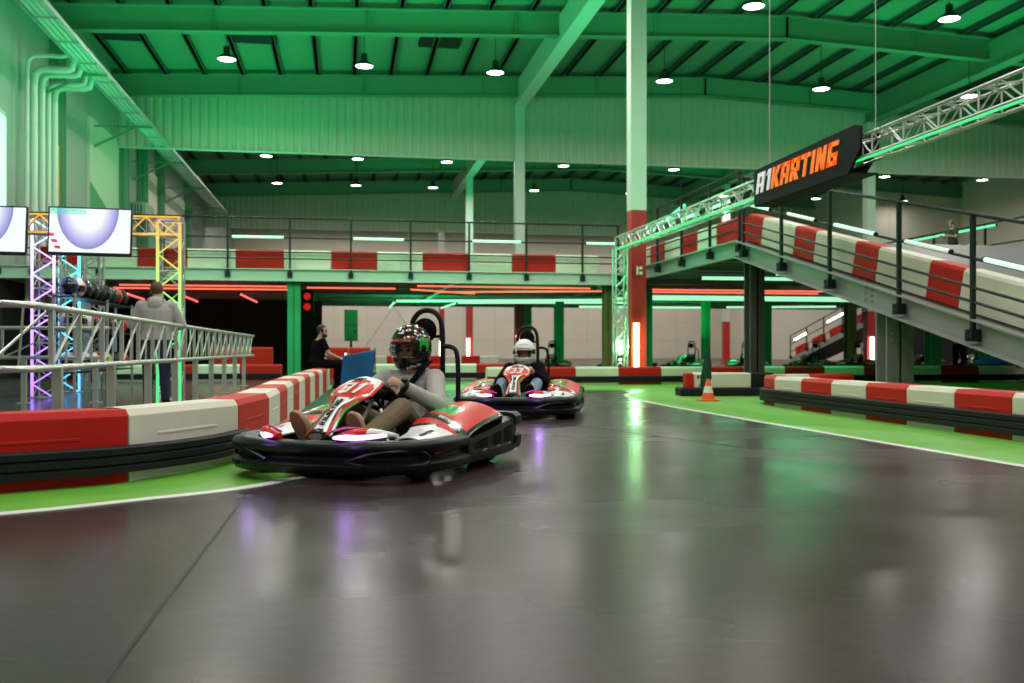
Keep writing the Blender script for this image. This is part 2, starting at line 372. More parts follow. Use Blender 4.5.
# corrugated cladding walls hanging from the roof
def corrugated(name, x0, x1, y, zb, lab):
    gg = G(); pitch = .36; pts = []; x = x0
    while x < x1:
        pts += [(x, 0), (x+.10, 0), (x+.14, -.045), (x+.32, -.045)]; x += pitch
    pts.append((x1, 0))
    lo = gg.vs([V((min(px, x1), y+d, zb)) for px, d in pts]); hi = gg.vs([V((min(px, x1), y+d, zroof(min(px, x1))+zt+.2)) for px, d in pts])
    for i in range(len(pts)-1): gg.face([lo[i], lo[i+1], hi[i+1], hi[i]])
    o = gg.build(name, M_clad, fix=False); m = o.modifiers.new('s', 'SOLIDIFY'); m.thickness = .02
    gg = G(); gg.box(x0, x1, y-.07, y+.12, zb-.06, zb); gg.build('bottom_trim', M_steelw, o)
    return struct(o, lab, 'wall')
corrugated('wall_partition', XW0, XW1, 41.85, 9.2, 'corrugated cladding band across the hall')
corrugated('wall_partition', XW0, XW1, 68.1, 9.2, 'farther corrugated cladding band')
# outer walls
def panelled(name, M_, boxes, joints, lab):
    gg = G()
    for b in boxes: gg.box(*b)
    gg.mi = 1
    for b in joints: gg.box(*b)
    return struct(gg.build(name, [M_, M_joint]), lab, 'wall')
js = [(x-.008, x+.008, YB-.012, YB, 0, 12) for x in [XW0+2.8*k for k in range(1, 18)]] + [(XW0, XW1, YB-.012, YB, z-.008, z+.008) for z in (1.6, 3.3, 6.4, 9.5)]
panelled('wall_back', M_wallw, [(XW0, XW1, YB, YB+.3, 0, 13)], js, 'pale concrete back wall')
js = [(XW0, XW0+.012, y-.015, y+.015, 0, 12) for y in [8.4*k for k in range(0, 10)]]
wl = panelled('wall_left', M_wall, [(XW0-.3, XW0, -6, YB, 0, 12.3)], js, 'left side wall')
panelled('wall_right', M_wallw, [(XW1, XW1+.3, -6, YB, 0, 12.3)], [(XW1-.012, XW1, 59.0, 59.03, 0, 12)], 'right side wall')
panelled('wall_back_right', M_wallw, [(34.8, XW1, 59.2, 59.5, 0, 12.3), (34.8, 35.1, 59.5, YB, 0, 12.3)], [(36.0, 36.03, 59.19, 59.2, 0, 12)], 'pale wall closing the right bay')
panelled('wall_front', M_wall, [(XW0, XW1, -6.3, -6, 0, 13)], [], 'wall behind the camera')
# white wall panels with green light pattern painted on as chevrons
def chevpanel(y0, y1, flip):
    gg = G(); gg.box(XW0, XW0+.10, y0, y1, 2.6, 9.4)
    o = gg.build('wall_panel', M_wallw, wl)
    gg = G(); a, b = (7.0, 5.8) if not flip else (5.8, 7.0)
    gg.prism([(y0, a), (y1, b), (y1, b-1.25), (y0, a-1.25)], lambda u, v, d: V((d, u, v)), XW0+.10, XW0+.106)
    gg.build('light_chevron', M_chev, o)
chevpanel(37.4, 42.0, False); chevpanel(46.6, 51.8, False); chevpanel(52.0, 58.5, True)
for y in (42.3, 46.2, 33.0, 24.4, 50.4, 59.1):
    g = hcol(XW0+.22, y, 0, zroof(XW0), .40, .35); struct(g.build('steel_column', M_beam), 'steel wall column on the left wall %s' % ('beside the pipes' if y == 33.0 else 'at %s frame' % nth(int(y//8.6))), 'column')
g = G(); g.box(XW0+.01, XW0+.06, 8, 39, 0, 2.74); struct(g.build('wall_lower_left', M_bwall), 'dark lower part of the left wall')
# added black wall blocking light, for the dark space under the deck
g = G(); g.box(XW0, -.9, 39.0, 39.2, 0, 2.75); struct(g.build('wall_light_block', M_bwall), 'added black wall darkening the space under the deck', 'wall')

# ================================================================== CABLE TRAY, PIPES
t = thing('cable_tray', 'long cable tray with conduits along the left wall under the roof', 'cable tray', (-7.5, 14, 9.26))
g = G()
for dx in (-.32, .32): g.box(dx-.015, dx+.015, 0, 48, -.05, .07)
g.build('side_rail', M_galv, t)
for k in range(25):
    g = G(); g.box(-.32, .32, k*2, k*2+.05, -.05, -.02); g.build('rung', M_galv, t)
for k in range(4):
    g = G(); g.cyl((-.24+.15*k, 0, .04), (-.24+.15*k, 48, .04), .05, n=8); g.build('conduit', M_steelw, t, smooth=True)
for k in range(7):
    g = G(); y = 3+7*k
    g.box(-1.8, .36, y-.03, y+.03, -.13, -.06)
    b_ = g.build('bracket', M_beam, t)
    g = G(); g.loft([[V((-1.8,y-.03,-.85)),V((-1.8,y+.03,-.85)),V((-1.8,y+.03,-.95)),V((-1.8,y-.03,-.95))],[V((-.3,y-.03,-.1)),V((-.3,y+.03,-.1)),V((-.3,y+.03,-.16)),V((-.3,y-.03,-.16))]]); g.build('brace', M_beam, b_)
pipes = [(29.4, 9.22, .06, 'outermost'), (30.0, 9.0, .11, 'second'), (30.75, 9.05, .10, 'middle'), (31.4, 8.95, .08, 'fourth'), (32.0, 9.0, .11, 'innermost')]
for y, z, r, w in pipes:
    g = G(); arc = [(-8.95, y, 2.0), (-8.95, y, z-.4), (-8.92, y, z-.15), (-8.8, y, z-.03), (-8.6, y, z), (-8.05, y, z), (-7.92, y, z+.03), (-7.86, y, 9.3)]
    g.tube(arc, r, 10); o = g.build('wall_pipe', M_steelw, smooth=True)
    tag(o, 'vertical pale pipe bending off the left wall, %s of the five' % w, 'pipe', 'pipes on the left wall')
g = G(); g.tube([(-9.1, 32.6, 5.4), (-9.1, 32.6, 6.4), (-9.1, 32.6, 7.3)], .13, 10)
wt = tag(g.build('warning_tube', M_ylw, smooth=True), 'short ochre yellow tube clamped beside the wall pipes', 'pipe')
for z in (5.6, 6.9):
    g = G(); g.box(-9.32, -8.94, 32.57, 32.63, z, z+.06); g.build('clamp', M_greyst, wt)
t = thing('wall_heater', 'grey wall heater box on the left wall', 'heater', (-8.7, 43.6, 6.7))
g = G(); g.box(-.4, .4, -.9, .9, -.35, .35); g.build('casing', M_greyst, t, bevel=.03)
g = G()
for k in range(5): g.box(-.3+.12*k, -.26+.12*k, -.915, -.9, -.25, .25)
g.build('grille', M_black, t)
g = G(); g.box(-.62, -.4, -.4, -.3, -.5, .5); g.box(-.62, -.4, .3, .4, -.5, .5); g.build('bracket', M_black, t)
t = thing('wall_light', 'bright green-white light panel high on the left wall at frame edge', 'wall light', (-9.2, 28.0, 4.6))
g = G(); g.box(-.13, -.04, -.6, .5, -.1, 2.75); g.build('light_frame', M_steelw, t)
g = G(); g.box(-.04, 0, -.55, .45, 0, 2.6); g.build('diffuser', E_green, t)
# ================================================================== ELEVATED DECK, BRIDGE, RAMP
DZ = 3.10
def ibeam_x(gg, x0, x1, y, z0, z1, w=.16):
    gg.box(x0, x1, y-.012, y+.012, z0, z1); gg.box(x0, x1, y-w/2, y+w/2, z0, z0+.02); gg.box(x0, x1, y-w/2, y+w/2, z1-.02, z1)
def ibeam_y(gg, x, y0, y1, z0, z1, w=.16):
    gg.box(x-.012, x+.012, y0, y1, z0, z1); gg.box(x-w/2, x+w/2, y0, y1, z0, z0+.02); gg.box(x-w/2, x+w/2, y0, y1, z1-.02, z1)
g = G(); g.box(XW0, 8.27, 28.2, 44.4, DZ-.12, DZ); g.box(8.27, 24.2, 19.1, 44.4, DZ-.12, DZ)
deck = struct(g.build('floor_upper', M_dark), 'elevated track deck on steel beams', 'deck')
g = G(); g.box(XW0, 8.2, 28.17, 28.19, 2.75, DZ); g.box(XW0, 8.2, 28.05, 28.19, 2.75, 2.77); g.box(XW0, 8.2, 28.05, 28.19, DZ-.02, DZ)
g.build('edge_beam', M_steelw, deck)
for y in (31.5, 35.0, 38.5, 42.0, 44.3):
    g = G(); ibeam_x(g, XW0, 24.2, y, 2.78, DZ-.12); g.build('cross_beam', M_greyst, deck)
for x in (-6.0, -1.45, 3.2, 8.4, 14.8, 20.0):
    g = G(); ibeam_y(g, x, 28.3, 44.3, 2.78, DZ-.12); g.build('long_beam', M_greyst, deck)
for y in (21.0, 23.5, 26.0, 28.5):
    g = G(); ibeam_x(g, 8.3, 24.2, y, 2.82, DZ-.12); g.build('cross_beam', M_greyst, deck)
# side beam of bridge and ramp
def zr(y): return 1.03 + .245*(y-10.64)
YA = 19.1
def channel(gg, pts, h, w, t=.03):     # pts = (y, ztop) list, web on the -x side
    def bar(x0, x1, za, zb):
        gg.loft([[V((x0, y, z+za)), V((x1, y, z+za)), V((x1, y, z+zb)), V((x0, y, z+zb))] for y, z in pts])
    bar(8.2, 8.2+t, -h, 0); bar(8.2-w+t, 8.2+t, -t, 0); bar(8.2-w+t, 8.2+t, -h, -h+t)
g = G(); channel(g, [(28.2, DZ), (YA, DZ)], .36, .16); g.build('bridge_beam', M_greyst, deck)
g = G(); g.loft([[V((8.27, y, z)), V((16.2, y, z)), V((16.2, y, z-.15)), V((8.27, y, z-.15))] for y, z in ((YA, DZ), (6.43, 0.0))])
ramp = struct(g.build('floor_ramp', M_ramp), 'sloping kart ramp coming down toward the right', 'ramp')
g = G(); channel(g, [(YA, DZ), (7.0, zr(7.0))], .38, .16); g.build('ramp_beam', M_greyst, ramp)
g = G(); channel(g, [(YA, DZ), (7.0, zr(7.0))], .38, .16)
for v in g.bm.verts: v.co.x = 24.4 - v.co.x
g.build('ramp_beam', M_greyst, ramp)
for yb in (18.75, 14.05):
    g = G()
    for i in range(2):
        for k in range(3):
            y = yb-.09+.18*i; z = zr(y) - .10 - .09*k; g.cyl((8.165, y, z), (8.2, y, z), .018, n=6)
    g.build('splice_bolts', M_galv, ramp)
M_colylit = mat('yellow_lit_steel', (.20,.17,.05), .5, noise=.1, nscale=2)  # yellow light on two columns put into the base colour
# columns under deck, bridge and ramp
for (x, y, w, d, m, lab) in ((-1.45,28.5,.36,.36,M_colglit,'pale steel column at the deck front, left of the seated marshal'),
    (7.95,28.6,.27,.27,M_colylit,'steel column under the deck left of the overhead truss leg'),(9.22,28.6,.27,.27,M_colglit,'steel column right of the red-based hall column'),
    (8.41,44.0,.30,.30,M_colglit,'far under-deck column just right of the white helmet'),(8.54,38.0,.36,.30,M_colglit,'under-deck column standing free between the far kart and the truss leg'),
    (14.8,38.0,.30,.30,M_colglit,'under-deck column behind the parked karts'),(17.5,38.0,.32,.30,M_colglit,'under-deck column right of the bridge corner post'),
    (21.3,38.0,.40,.40,M_colylit,'broad under-deck column before the far ramp'),(24.0,38.0,.30,.30,M_colglit,'under-deck column lit blue-green right of the far white tube'),
    (19.9,30.0,.40,.40,M_colglit,'under-platform column just right of the ramp support'),(21.7,30.0,.28,.28,M_colglit,'slim under-platform column beside the blue cloth')):
    g = hcol(0, 0, 0, 2.78, w, d, .02)
    c = g.build('deck_column', m, loc=(x, y, 0)); struct(c, lab, 'column')
    g = G(); g.box(-w/2-.06, w/2+.06, -d/2-.06, d/2+.06, 0, .02); g.box(-w/2-.03, w/2+.03, -d/2-.03, d/2+.03, 2.76, 2.78); g.build('end_plate', m, c)
c = hcol(0, 0, 0, 2.74, .32, .32, .03).build('deck_column', M_colk, loc=(8.45, 18.95, 0)); struct(c, 'dark grey corner column where the bridge meets the ramp', 'column')
g = G(); g.box(-.22, .22, -.22, .22, 0, .03); g.build('end_plate', M_greyst, c)
c = hcol(0, 0, 0, zr(13.9)-.40, .46, .32, .03).build('deck_column', M_greyst, loc=(8.55, 13.9, 0)); struct(c, 'grey column holding up the middle of the ramp', 'column')
g = G()
for z in (.35, .95, 1.05, 1.15): g.cyl((-.14, -.19, z), (-.14, -.16, z), .018, n=6); g.cyl((.05, -.19, z), (.05, -.16, z), .018, n=6)
g.build('bolts', M_galv, c)

# railings: thing > posts, rails, foot brackets
def railing(lab, posts, base, hs, foot_drop, side, r=.026):
    """posts: list of (x, y); base(i) = beam top z"""
    p0 = posts[0]; z0 = base(*p0)
    t = thing('railing', lab, 'railing', (p0[0], p0[1], z0))
    O = V((p0[0], p0[1], z0))
    for (x, y) in posts:
        z = base(x, y); q = V((x, y, z)) - O
        g = G(); g.box(q.x-.028, q.x+.028, q.y-.028, q.y+.028, q.z-foot_drop, q.z+hs[0]); po = g.build('post', M_rail, t)
        g = G(); g.box(q.x-.07, q.x+.07, q.y-.07, q.y+.07, q.z-foot_drop, q.z-foot_drop+.16)
        for dz in (.04, .12): g.cyl((q.x-.085 if side == 'x' else q.x, q.y-.085 if side != 'x' else q.y, q.z-foot_drop+dz), (q.x, q.y, q.z-foot_drop+dz), .02, n=6)
        g.build('foot_bracket', M_rail, po)
    for k, h in enumerate(hs):
        g = G(); g.tube([V((x, y, base(x, y)+h)) - O for x, y in posts], r if k == 0 else r*.8, 8)
        g.build('rail', M_rail, t, smooth=True)
    return t
posts = [(-8.43+1.72*k, 28.13) for k in range(10)]
railing('dark railing along the front edge of the upper deck', [(XW0+.03, 28.13)] + posts + [(8.15, 28.13)], lambda x, y: DZ, (1.45, .89, .48, .29), .24, 'y')
railing('dark railing along the level bridge edge left of the corner post', [(8.12, 28.0), (8.12, 26.15), (8.12, 24.3), (8.12, 22.45), (8.12, 20.6), (8.12, 18.95)], lambda x, y: DZ, (1.42, .82, .42, .22), .26, 'x')
railing('dark railing with four bars along the near edge of the ramp', [(8.10, 18.7), (8.10, 16.95), (8.10, 15.12), (8.10, 13.05), (8.10, 11.35), (8.10, 9.5), (8.10, 7.7)], lambda x, y: zr(min(y, YA)), (1.37, .79, .41, .22), .30, 'x')
railing('thin dark railing at the far right of the platform behind the ramp', [(18.6, 33.0), (18.6, 30.5), (18.6, 28.0), (18.6, 25.5), (18.6, 23.0), (18.6, 20.6)], lambda x, y: DZ, (1.40, .75, .35), .05, 'x', .03)

# LED tubes
def led(lab, p0, p1, m, r=.035, group=None, name='light_tube', hang=None):
    p0, p1 = V(p0), V(p1); c = (p0+p1)/2
    t = thing(name, lab, 'light tube', c, 0, group)
    d = (p1-p0).normalized()
    g = G(); g.cyl(p0-c+d*.03, p1-c-d*.03, r, n=8); g.build('glowing_tube', m, t, smooth=True)
    for q, e in ((p0-c, d), (p1-c, -d)):
        g = G(); g.cyl(q, q+e*.035, r*1.15, n=8); g.build('end_cap', M_rail, t, smooth=True)
    if hang:
        for q in (p0.lerp(p1,.12), p0.lerp(p1,.88)):
            g = G(); g.cyl(q-c, V((q.x,q.y,hang))-c, .006, n=6); g.build('hanger', M_rail, t)
    return t
for i, (a, b) in enumerate(((-8.1,-6.9),(-5.9,-5.0),(-3.17,-1.68),(.2,1.72),(3.66,5.18),(7.1,8.05))):
    led('horizontal green-white light tube on the deck railing, %s from the left wall' % nth(i), (a, 28.02, 3.99), (b, 28.02, 3.99), E_green)
for i, (a, b) in enumerate(((25.9,24.6),(22.2,20.9),(20.3,19.1))):
    led('green-white light tube on the bridge railing, %s from the deck end' % nth(i), (8.02, a, DZ+.84), (8.02, b, DZ+.84), E_green)
for i, (a, b) in enumerate(((18.4,17.2),(16.5,15.4),(14.8,13.5),(12.75,11.65),(11.0,9.9))):
    led('light tube on the ramp railing, %s going down from the corner' % nth(i), (8.0, a, zr(a)+.83), (8.0, b, zr(b)+.83), E_greenw if i % 2 == 0 else mat('led_dim', (.75,.8,.75), .4, emit=(.8,1,.85), estr=.55), .03)
led('green-white tube on the far right platform railing behind the ramp', (18.52, 27.2, DZ+.82), (18.52, 25.8, DZ+.82), E_green)
led('green tube running under the top rail of the far right railing', (18.54, 24.9, 4.40), (18.54, 30.2, 4.40), mat('led_soft_green', (.2,.9,.5), .4, emit=(.05,1,.4), estr=1.2), .03)
# tubes under the deck
red = [((-7.1,31.4),(-1.6,31.4)),((-6.6,29.9),(-1.7,29.9)),((-1.2,30.3),(1.6,30.3)),((2.0,30.6),(4.4,32.6)),((2.1,28.9),(7.6,29.2)),((9.5,29.4),(16.5,29.4)),((9.5,30.6),(16.0,30.6)),((3.0,31.9),(8.6,30.4))]
wh = ['long upper left','long lower left','short one right of the left deck column','slanting one above the black helmet','long one before the middle','upper one behind the bridge','lower one behind the bridge','sloping one near the truss leg']
for (a, b), w in zip(red, wh): led('orange-red light tube under the deck, %s' % w, (*a, 2.71), (*b, 2.71), E_red, .024, hang=2.98, name='hanging_light_tube')
for (a, b), w in zip((((-7.13,32.9),(-7.35,37.5)),((-5.46,33.3),(-5.64,38.8)),((-3.47,33.0),(-3.40,38.8))), ('leftmost, behind the standing person', 'middle, right of the rainbow tower', 'rightmost, left of the deck column')):
    led('slanting red tube on the dark ceiling under the deck, %s' % w, (*a, 2.66), (*b, 2.66), E_redpk, .035, hang=2.98, name='hanging_light_tube')
grn = [((1.99,44.0),(1.95,37.9),'short end of the bent pair over the black helmet'),((1.95,37.8),(10.4,35.6),'long upper line over the black helmet'),((4.35,44.0),(4.46,38.7),'short slanting end behind the black helmet'),((4.46,38.6),(12.0,37.4),'lower line ending behind the truss leg'),
       ((9.3,24.28),(15.2,24.2),'long one close under the bridge'),((10.6,22.6),(14.6,22.6),'short one nearest under the bridge'),((9.9,33.0),(22.0,33.0),'third line behind the bridge corner'),((9.9,34.6),(20.5,34.6),'fourth line behind the bridge corner'),
       ((10.2,41.5),(16.3,41.5),'left one of the farthest row'),((16.9,41.0),(21.5,39.5),'right one of the farthest row'),((21.0,36.5),(24.0,37.5),'one above the far ramp')]
for p, q, w in grn: led('green-white light tube under the platform, %s' % w, (*p, 2.70), (*q, 2.70), E_green, .045, hang=2.98, name='hanging_light_tube')
g = G()
led('vertical yellow-white tube on the red column base', (7.47, 24.05, .02), (7.47, 24.05, 1.52), E_warm, .075)
led('vertical white tube on the red column behind the black helmet', (7.47, 58.7, .02), (7.47, 58.7, 1.52), E_white, .10)
led('vertical white tube on the farthest red column', (7.47, 75.96, .02), (7.47, 75.96, 1.5), E_white, .10)
led('vertical white tube left of the white helmet under the deck', (7.47, 41.45, .02), (7.47, 41.45, 1.45), E_white, .07)
led('vertical white tube under the far right deck beside the blue-green column', (24.3, 41.36, .02), (24.3, 41.36, 1.43), E_white, .09)
led('vertical white tube behind the parked karts', (17.0, 58.0, .0), (17.0, 58.0, 1.4), E_white, .12)
led('slanting green tube high above the overhead truss', (11.6, 36.0, 5.3), (13.2, 36.0, 6.5), mat('led_soft_green', (.2,.9,.5)), .06, hang=12.4, name='hanging_light_tube')

# ================================================================== BARRIERS
def block_mesh(L, h, d, m):
    g = G(); c = .03
    prof = [(-d/2, 0), (-d/2, h-c*1.4), (-d/2+c, h), (d/2-c, h), (d/2, h-c*1.4), (d/2, 0)]
    x0, x1 = -L/2+.006, L/2-.006
    g.loft([[V((x0, y, z)) for y, z in prof], [V((x1, y, z)) for y, z in prof]])
    for s in (-1, 1):       # moulded grip groove bars on both faces
        g.box(-L*.27, L*.27, s*d/2-.004, s*d/2+.004, h*.60, h*.60+.02)
    return g.mesh('barrier_block', m)
BM = {}
def run(pts, L, h, d, first, labfn, side=1, strip=None, strip_lab=None, start=0.0, group=None, z0=0.0, lim=None, strip_pts=None):
    """place alternating blocks along the face line pts (Vectors); block body lies to the left (side=1) of the travel direction"""
    P = resample(pts, L, start); out = []
    for i, (a, b) in enumerate(zip(P, P[1:])):
        if lim and i >= lim: break
        col = first if i % 2 == 0 else ('white' if first == 'red' else 'red')
        seg = b-a; Lk = seg.length
        key = (round(Lk, 2), h, d, col)
        if key not in BM: BM[key] = block_mesh(round(Lk, 2), h, d, M_red if col == 'red' else M_white)
        o = link('barrier_block', BM[key], bevel=.012)
        ex = seg.normalized(); ey = V((-ex.y, ex.x, 0)).normalized(); ez = ex.cross(ey)
        c = (a+b)/2 + ey*(side*d/2)
        o.matrix_world = Matrix(((ex.x, ey.x, ez.x, c.x), (ex.y, ey.y, ez.y, c.y), (ex.z, ey.z, ez.z, c.z+z0), (0,0,0,1)))
        tag(o, labfn(i, col), 'barrier block', group); out.append(o)
    if strip:
        pts = strip_pts or pts; za, zb, pr = strip; n = len(pts); rows = []
        prof = [(0, za)]
        for k in range(3):
            zz0 = za + (zb-za)*k/3; zz1 = za + (zb-za)*(k+1)/3
            prof += [(pr, zz0+.008), (pr, zz1-.012), (pr*.7, zz1)]
        prof += [(0, zb), (-.01, zb), (-.01, za)]
        g = G()
        for i, p in enumerate(pts):
            dd = (pts[min(i+1, n-1)]-pts[max(i-1, 0)]).normalized(); nn = V((dd.y, -dd.x, 0))*side
            rows.append([p + nn*o_ + V((0, 0, z)) for o_, z in prof])
        g.loft(rows)
        o = g.build('rubber_strip', M_rubber); tag(o, strip_lab, 'rubber strip')
    return out
run(list(reversed(bl_front)), 1.03, .44, .30, 'white', lambda i, c: '%s barrier block of the left track edge, %s from the seated marshal' % (c, nth(i)), side=-1,
    strip=(.06, .225, .055), strip_lab='black ribbed rubber strip along the left barrier', start=.10, strip_pts=[p for p in reversed(bl_front) if p.y < 7.3], group='left track edge barrier', lim=12)
run(list(reversed(bl_front)), 1.20, .44, .30, 'white', lambda i, c: '%s barrier block of the left track edge, %s from the seated marshal' % (c, nth(i+12)), side=-1, start=.10+12*1.03, group='left track edge barrier')
rb_front = catmull([(5.70,3.0,0),(5.72,6.0,0),(5.80,8.2,0),(5.87,10.0,0),(5.94,11.8,0),(5.99,12.9,0),(6.20,13.55,0),(6.75,13.95,0),(7.9,14.1,0)], 10)
run(list(reversed(rb_front)), .86, .42, .32, 'red', lambda i, c: '%s barrier block of the right track edge, %s counting from its rounded far end' % (c, nth(i)), side=1,
    strip=(.05, .235, .05), strip_lab='dark ribbed rubber strip along the right barrier', start=.15, group='right track edge barrier')
run([V((3.08,20.9,0)), V((16.3,20.9,0))], 1.0, .41, .3, 'white', lambda i, c: '%s block of the long far barrier, %s from its left end' % (c, nth(i)), side=1,
    strip=(.06, .20, .04), strip_lab='dark rubber strip along the far barrier', group='far cross barrier')
run([V((-.3,25.4,0)), V((4.4,25.4,0))], .94, .42, .3, 'red', lambda i, c: '%s block of the short barrier behind the karts, %s from the left' % (c, nth(i)), side=1,
    strip=(.05, .19, .04), strip_lab='dark rubber strip on the short barrier behind the karts', group='short barrier behind the karts')
run([V((0.2,55,0)), V((8.8,55,0))], 1.07, .44, .3, 'red', lambda i, c: 'distant %s barrier block before the back wall, %s from the left' % (c, nth(i)), side=1, group='distant barrier')
run([V((-6.8,25.3,0)), V((-1.6,25.3,0))], 1.04, .42, .3, 'red', lambda i, c: '%s block of the lobby barrier under the deck, %s from the left' % (c, nth(i)), side=1,
    strip=(.05, .19, .04), strip_lab='dark rubber strip along the lobby barrier', group='lobby barrier')
def tier(x0, y, n, L, h, what):
    for i in range(n):
        m = BM.setdefault((L, h, .35, 'red'), block_mesh(L, h, .35, M_red))
        o = link('barrier_block', m, bevel=.012, loc=(x0+L*(i+.5), y, 0)); tag(o, 'tall red barrier block %s, %s of %s' % (what, nth(i), 'two' if n == 2 else 'three'), 'barrier block', 'tall red blocks ' + what)
tier(-3.5, 26.4, 2, .80, .86, 'behind the lobby barrier'); tier(-.5, 27.0, 2, .60, .86, 'behind the seated marshal')
# blocks on the deck, bridge and ramp
run([V((-8.40,28.32,DZ)), V((8.2,28.32,DZ))], 1.333, .56, .3, 'red', lambda i, c: '%s barrier block on the upper deck edge, %s from the left' % (c, nth(i)), side=1, group='upper deck barrier')
run([V((8.32,27.9,DZ)), V((8.32,19.2,DZ))], 1.2, .56, .3, 'red', lambda i, c: '%s barrier block on the level bridge, %s from the deck' % (c, nth(i)), side=1, group='bridge barrier')
rp = [(19.0,'red'),(18.3,'white'),(16.9,'red'),(16.1,'white'),(14.75,'red'),(14.05,'white'),(12.7,'red'),(11.95,'white'),(10.6,'red'),(9.9,'white'),(8.5,None)]
for i in range(len(rp)-1):
    y0, c_ = rp[i]; y1 = rp[i+1][0]
    run([V((8.30,y0,zr(y0)+.02)), V((8.30,y1,zr(y1)+.02))], (V((0,y0,zr(y0)))-V((0,y1,zr(y1)))).length-.0005, .55, .3, c_, lambda k, c: '%s barrier block on the sloping ramp, %s down from the corner' % (c, nth(i)), side=1, group='ramp barrier')
run([V((18.0,30.5,DZ)), V((18.0,20.0,DZ))], 1.2, .50, .3, 'red', lambda i, c: '%s barrier block on the far right platform edge, %s from the back' % (c, nth(i)), side=1, group='platform right barrier')
# island block with black base, cone and furled flag
t = thing('barrier_island', 'short white barrier with one red end on a black base beside the cone', 'barrier block', (6.35, 15.75, 0))
t.rotation_euler = (0, 0, -.10)
g = G(); g.box(-.45, .55, -.15, .15, .13, .40); g.build('white_block', M_white, t, bevel=.03)
g = G(); g.box(-.58, -.455, -.15, .15, .13, .40); g.build('red_end', M_red, t, bevel=.03)
g = G(); g.box(-.70, .95, -.22, .22, 0, .15); g.box(.56, .95, -.16, .16, .15, .40); g.build('black_base', M_rubber, t, bevel=.03)
g = G(); random.seed(5)
for k in range(5):
    g.box(-.40+.05*k, -.37+.05*k, -.156, -.151, .30, .36)
g.tube([(-.38,-.155,.17), (-.33,-.155,.22), (-.27,-.155,.24), (-.22,-.155,.19)], .008, 5)
g.build('worn_lettering', M_black, t)
t = thing('traffic_cone', 'small orange traffic cone with white band on the green floor', 'cone', (5.55, 14.15, 0))
g = G(); g.box(-.14, .14, -.14, .14, 0, .03); g.build('base', M_cone, t, bevel=.02)
g = G(); g.lathe([(.105,.03),(.078,.13)], n=20); g.lathe([(.052,.235),(.025,.34),(.022,.345),(.018,.33)], n=20); g.build('cone_body', M_cone, t, smooth=True)
g = G(); g.lathe([(.079,.13),(.053,.235)], n=20); g.build('white_band', M_kwhite, t, smooth=True)
t = thing('furled_flag', 'dark green flag hanging furled on a pole behind the cone', 'flag', (5.66, 14.62, 0))
g = G(); g.cyl((0,0,0), (.10,0,.86), .012, n=8); g.build('pole', M_black, t)
g = G(); R_ = []
for k, (z, r) in enumerate(((.12,.02),(.2,.06),(.35,.085),(.5,.07),(.65,.045),(.78,.025),(.84,.012))):
    R_.append([V((.1*z/.86 - .01 + (r*(1+.25*math.sin(5*a+k)))*math.cos(a), (r*.6)*math.sin(a), z)) for a in [2*PI*i/16 for i in range(16)]])
g.loft(R_); g.build('cloth', M_flag, t, smooth=True)

# ================================================================== TRUSSES
def truss(name, lab, p0, p1, w, n, r, m, group=None, m2=None, cat='truss', up=(0,0,1)):
    p0, p1 = V(p0), V(p1); t = thing(name, lab, cat, p0, 0, group)
    d = p1-p0; L = d.length; d.normalize(); u = V(up)
    if abs(d.dot(u)) > .9: u = V((1,0,0))
    u = (u-d*u.dot(d)).normalized(); s = d.cross(u)
    cs = [(u*a+s*b)*(w/2) for a, b in ((1,1),(1,-1),(-1,-1),(-1,1))]
    for c in cs:
        g = G(); g.cyl(c, c+d*L, r, n=8); g.build('chord', m, t, smooth=True)
    g = G()
    for f in range(4):
        a, b = cs[f], cs[(f+1)%4]
        for k in range(n):
            q0, q1 = d*(L*k/n), d*(L*(k+1)/n)
            if k % 2: a_, b_ = b, a
            else: a_, b_ = a, b
            g.cyl(a_+q0, b_+q1, r*.5, n=6)
            if k % 2 == 0: g.cyl(a+q0, b+q0, r*.5, n=6)
        g.cyl(a+d*L, b+d*L, r*.5, n=6)
    g.build('lacing', m2 or m, t, smooth=True)
    return t
tr = truss('box_truss', 'long overhead aluminium truss carrying the lettered sign', (7.1,24.25,3.57), (7.1,6.0,3.57), .29, 50, .024, M_alu)
g = G(); g.box(-.16,-.13,-18.2,0,-.185,-.165); g.build('led_strip', mat('led_strip_green', (.1,.9,.4), .4, emit=(.01,1,.22), estr=.9), tr)
tl = truss('truss_leg', 'upright truss leg under the far end of the overhead truss', (7.0,23.95,0), (7.0,23.95,3.42), .30, 10, .024, M_alu)
g = G(); g.box(-.2,.2,-.2,.2,0,.015); g.build('base_plate', M_alu, tl)
for y, lab in ((12.0, 'near'), (15.3, 'far')):
    g = G(); g.cyl((7.1,y,3.72),(7.1,y,12.0), .007, n=6); tag(g.build('hanging_cable', M_galv), 'thin cable holding the truss at the %s end of the sign' % lab, 'cable')
sg = thing('hanging_sign', 'dark lettered sign board hung on the overhead truss', 'sign', (6.9, 15.44, 3.24))
Bd = [(0,0),(3.10,0),(3.42,.30),(3.42,.60),(3.30,.64),(0,.61)]
g = G(); g.prism(Bd, lambda u, v, d: V((d, -u, v)), -.02, .02); g.build('front_board', M_signb, sg)
g = G(); g.prism([(0,0),(2.8,0),(3.2,.30),(3.2,.61),(0,.61)], lambda u, v, d: V((d, -u, v)), .36, .40); g.build('back_board', M_signb, sg)
g = G(); g.box(0,.38,-3.2,0,-.01,.01); g.build('bottom_panel', M_signb, sg)
qs, tw = glyphs('A1KARTING'); hs = .335; sx = 2.78/tw
gw, go = G(), G()
for i, (ch, q) in enumerate(qs):
    tgt = gw if q[0][0] < 1.62 and ch in 'A1' and i < 6 else go
    tgt.prism([(.10+a*sx, .19+b*hs) for a, b in q], lambda u, v, d: V((d, -u, v)), -.035, -.02)
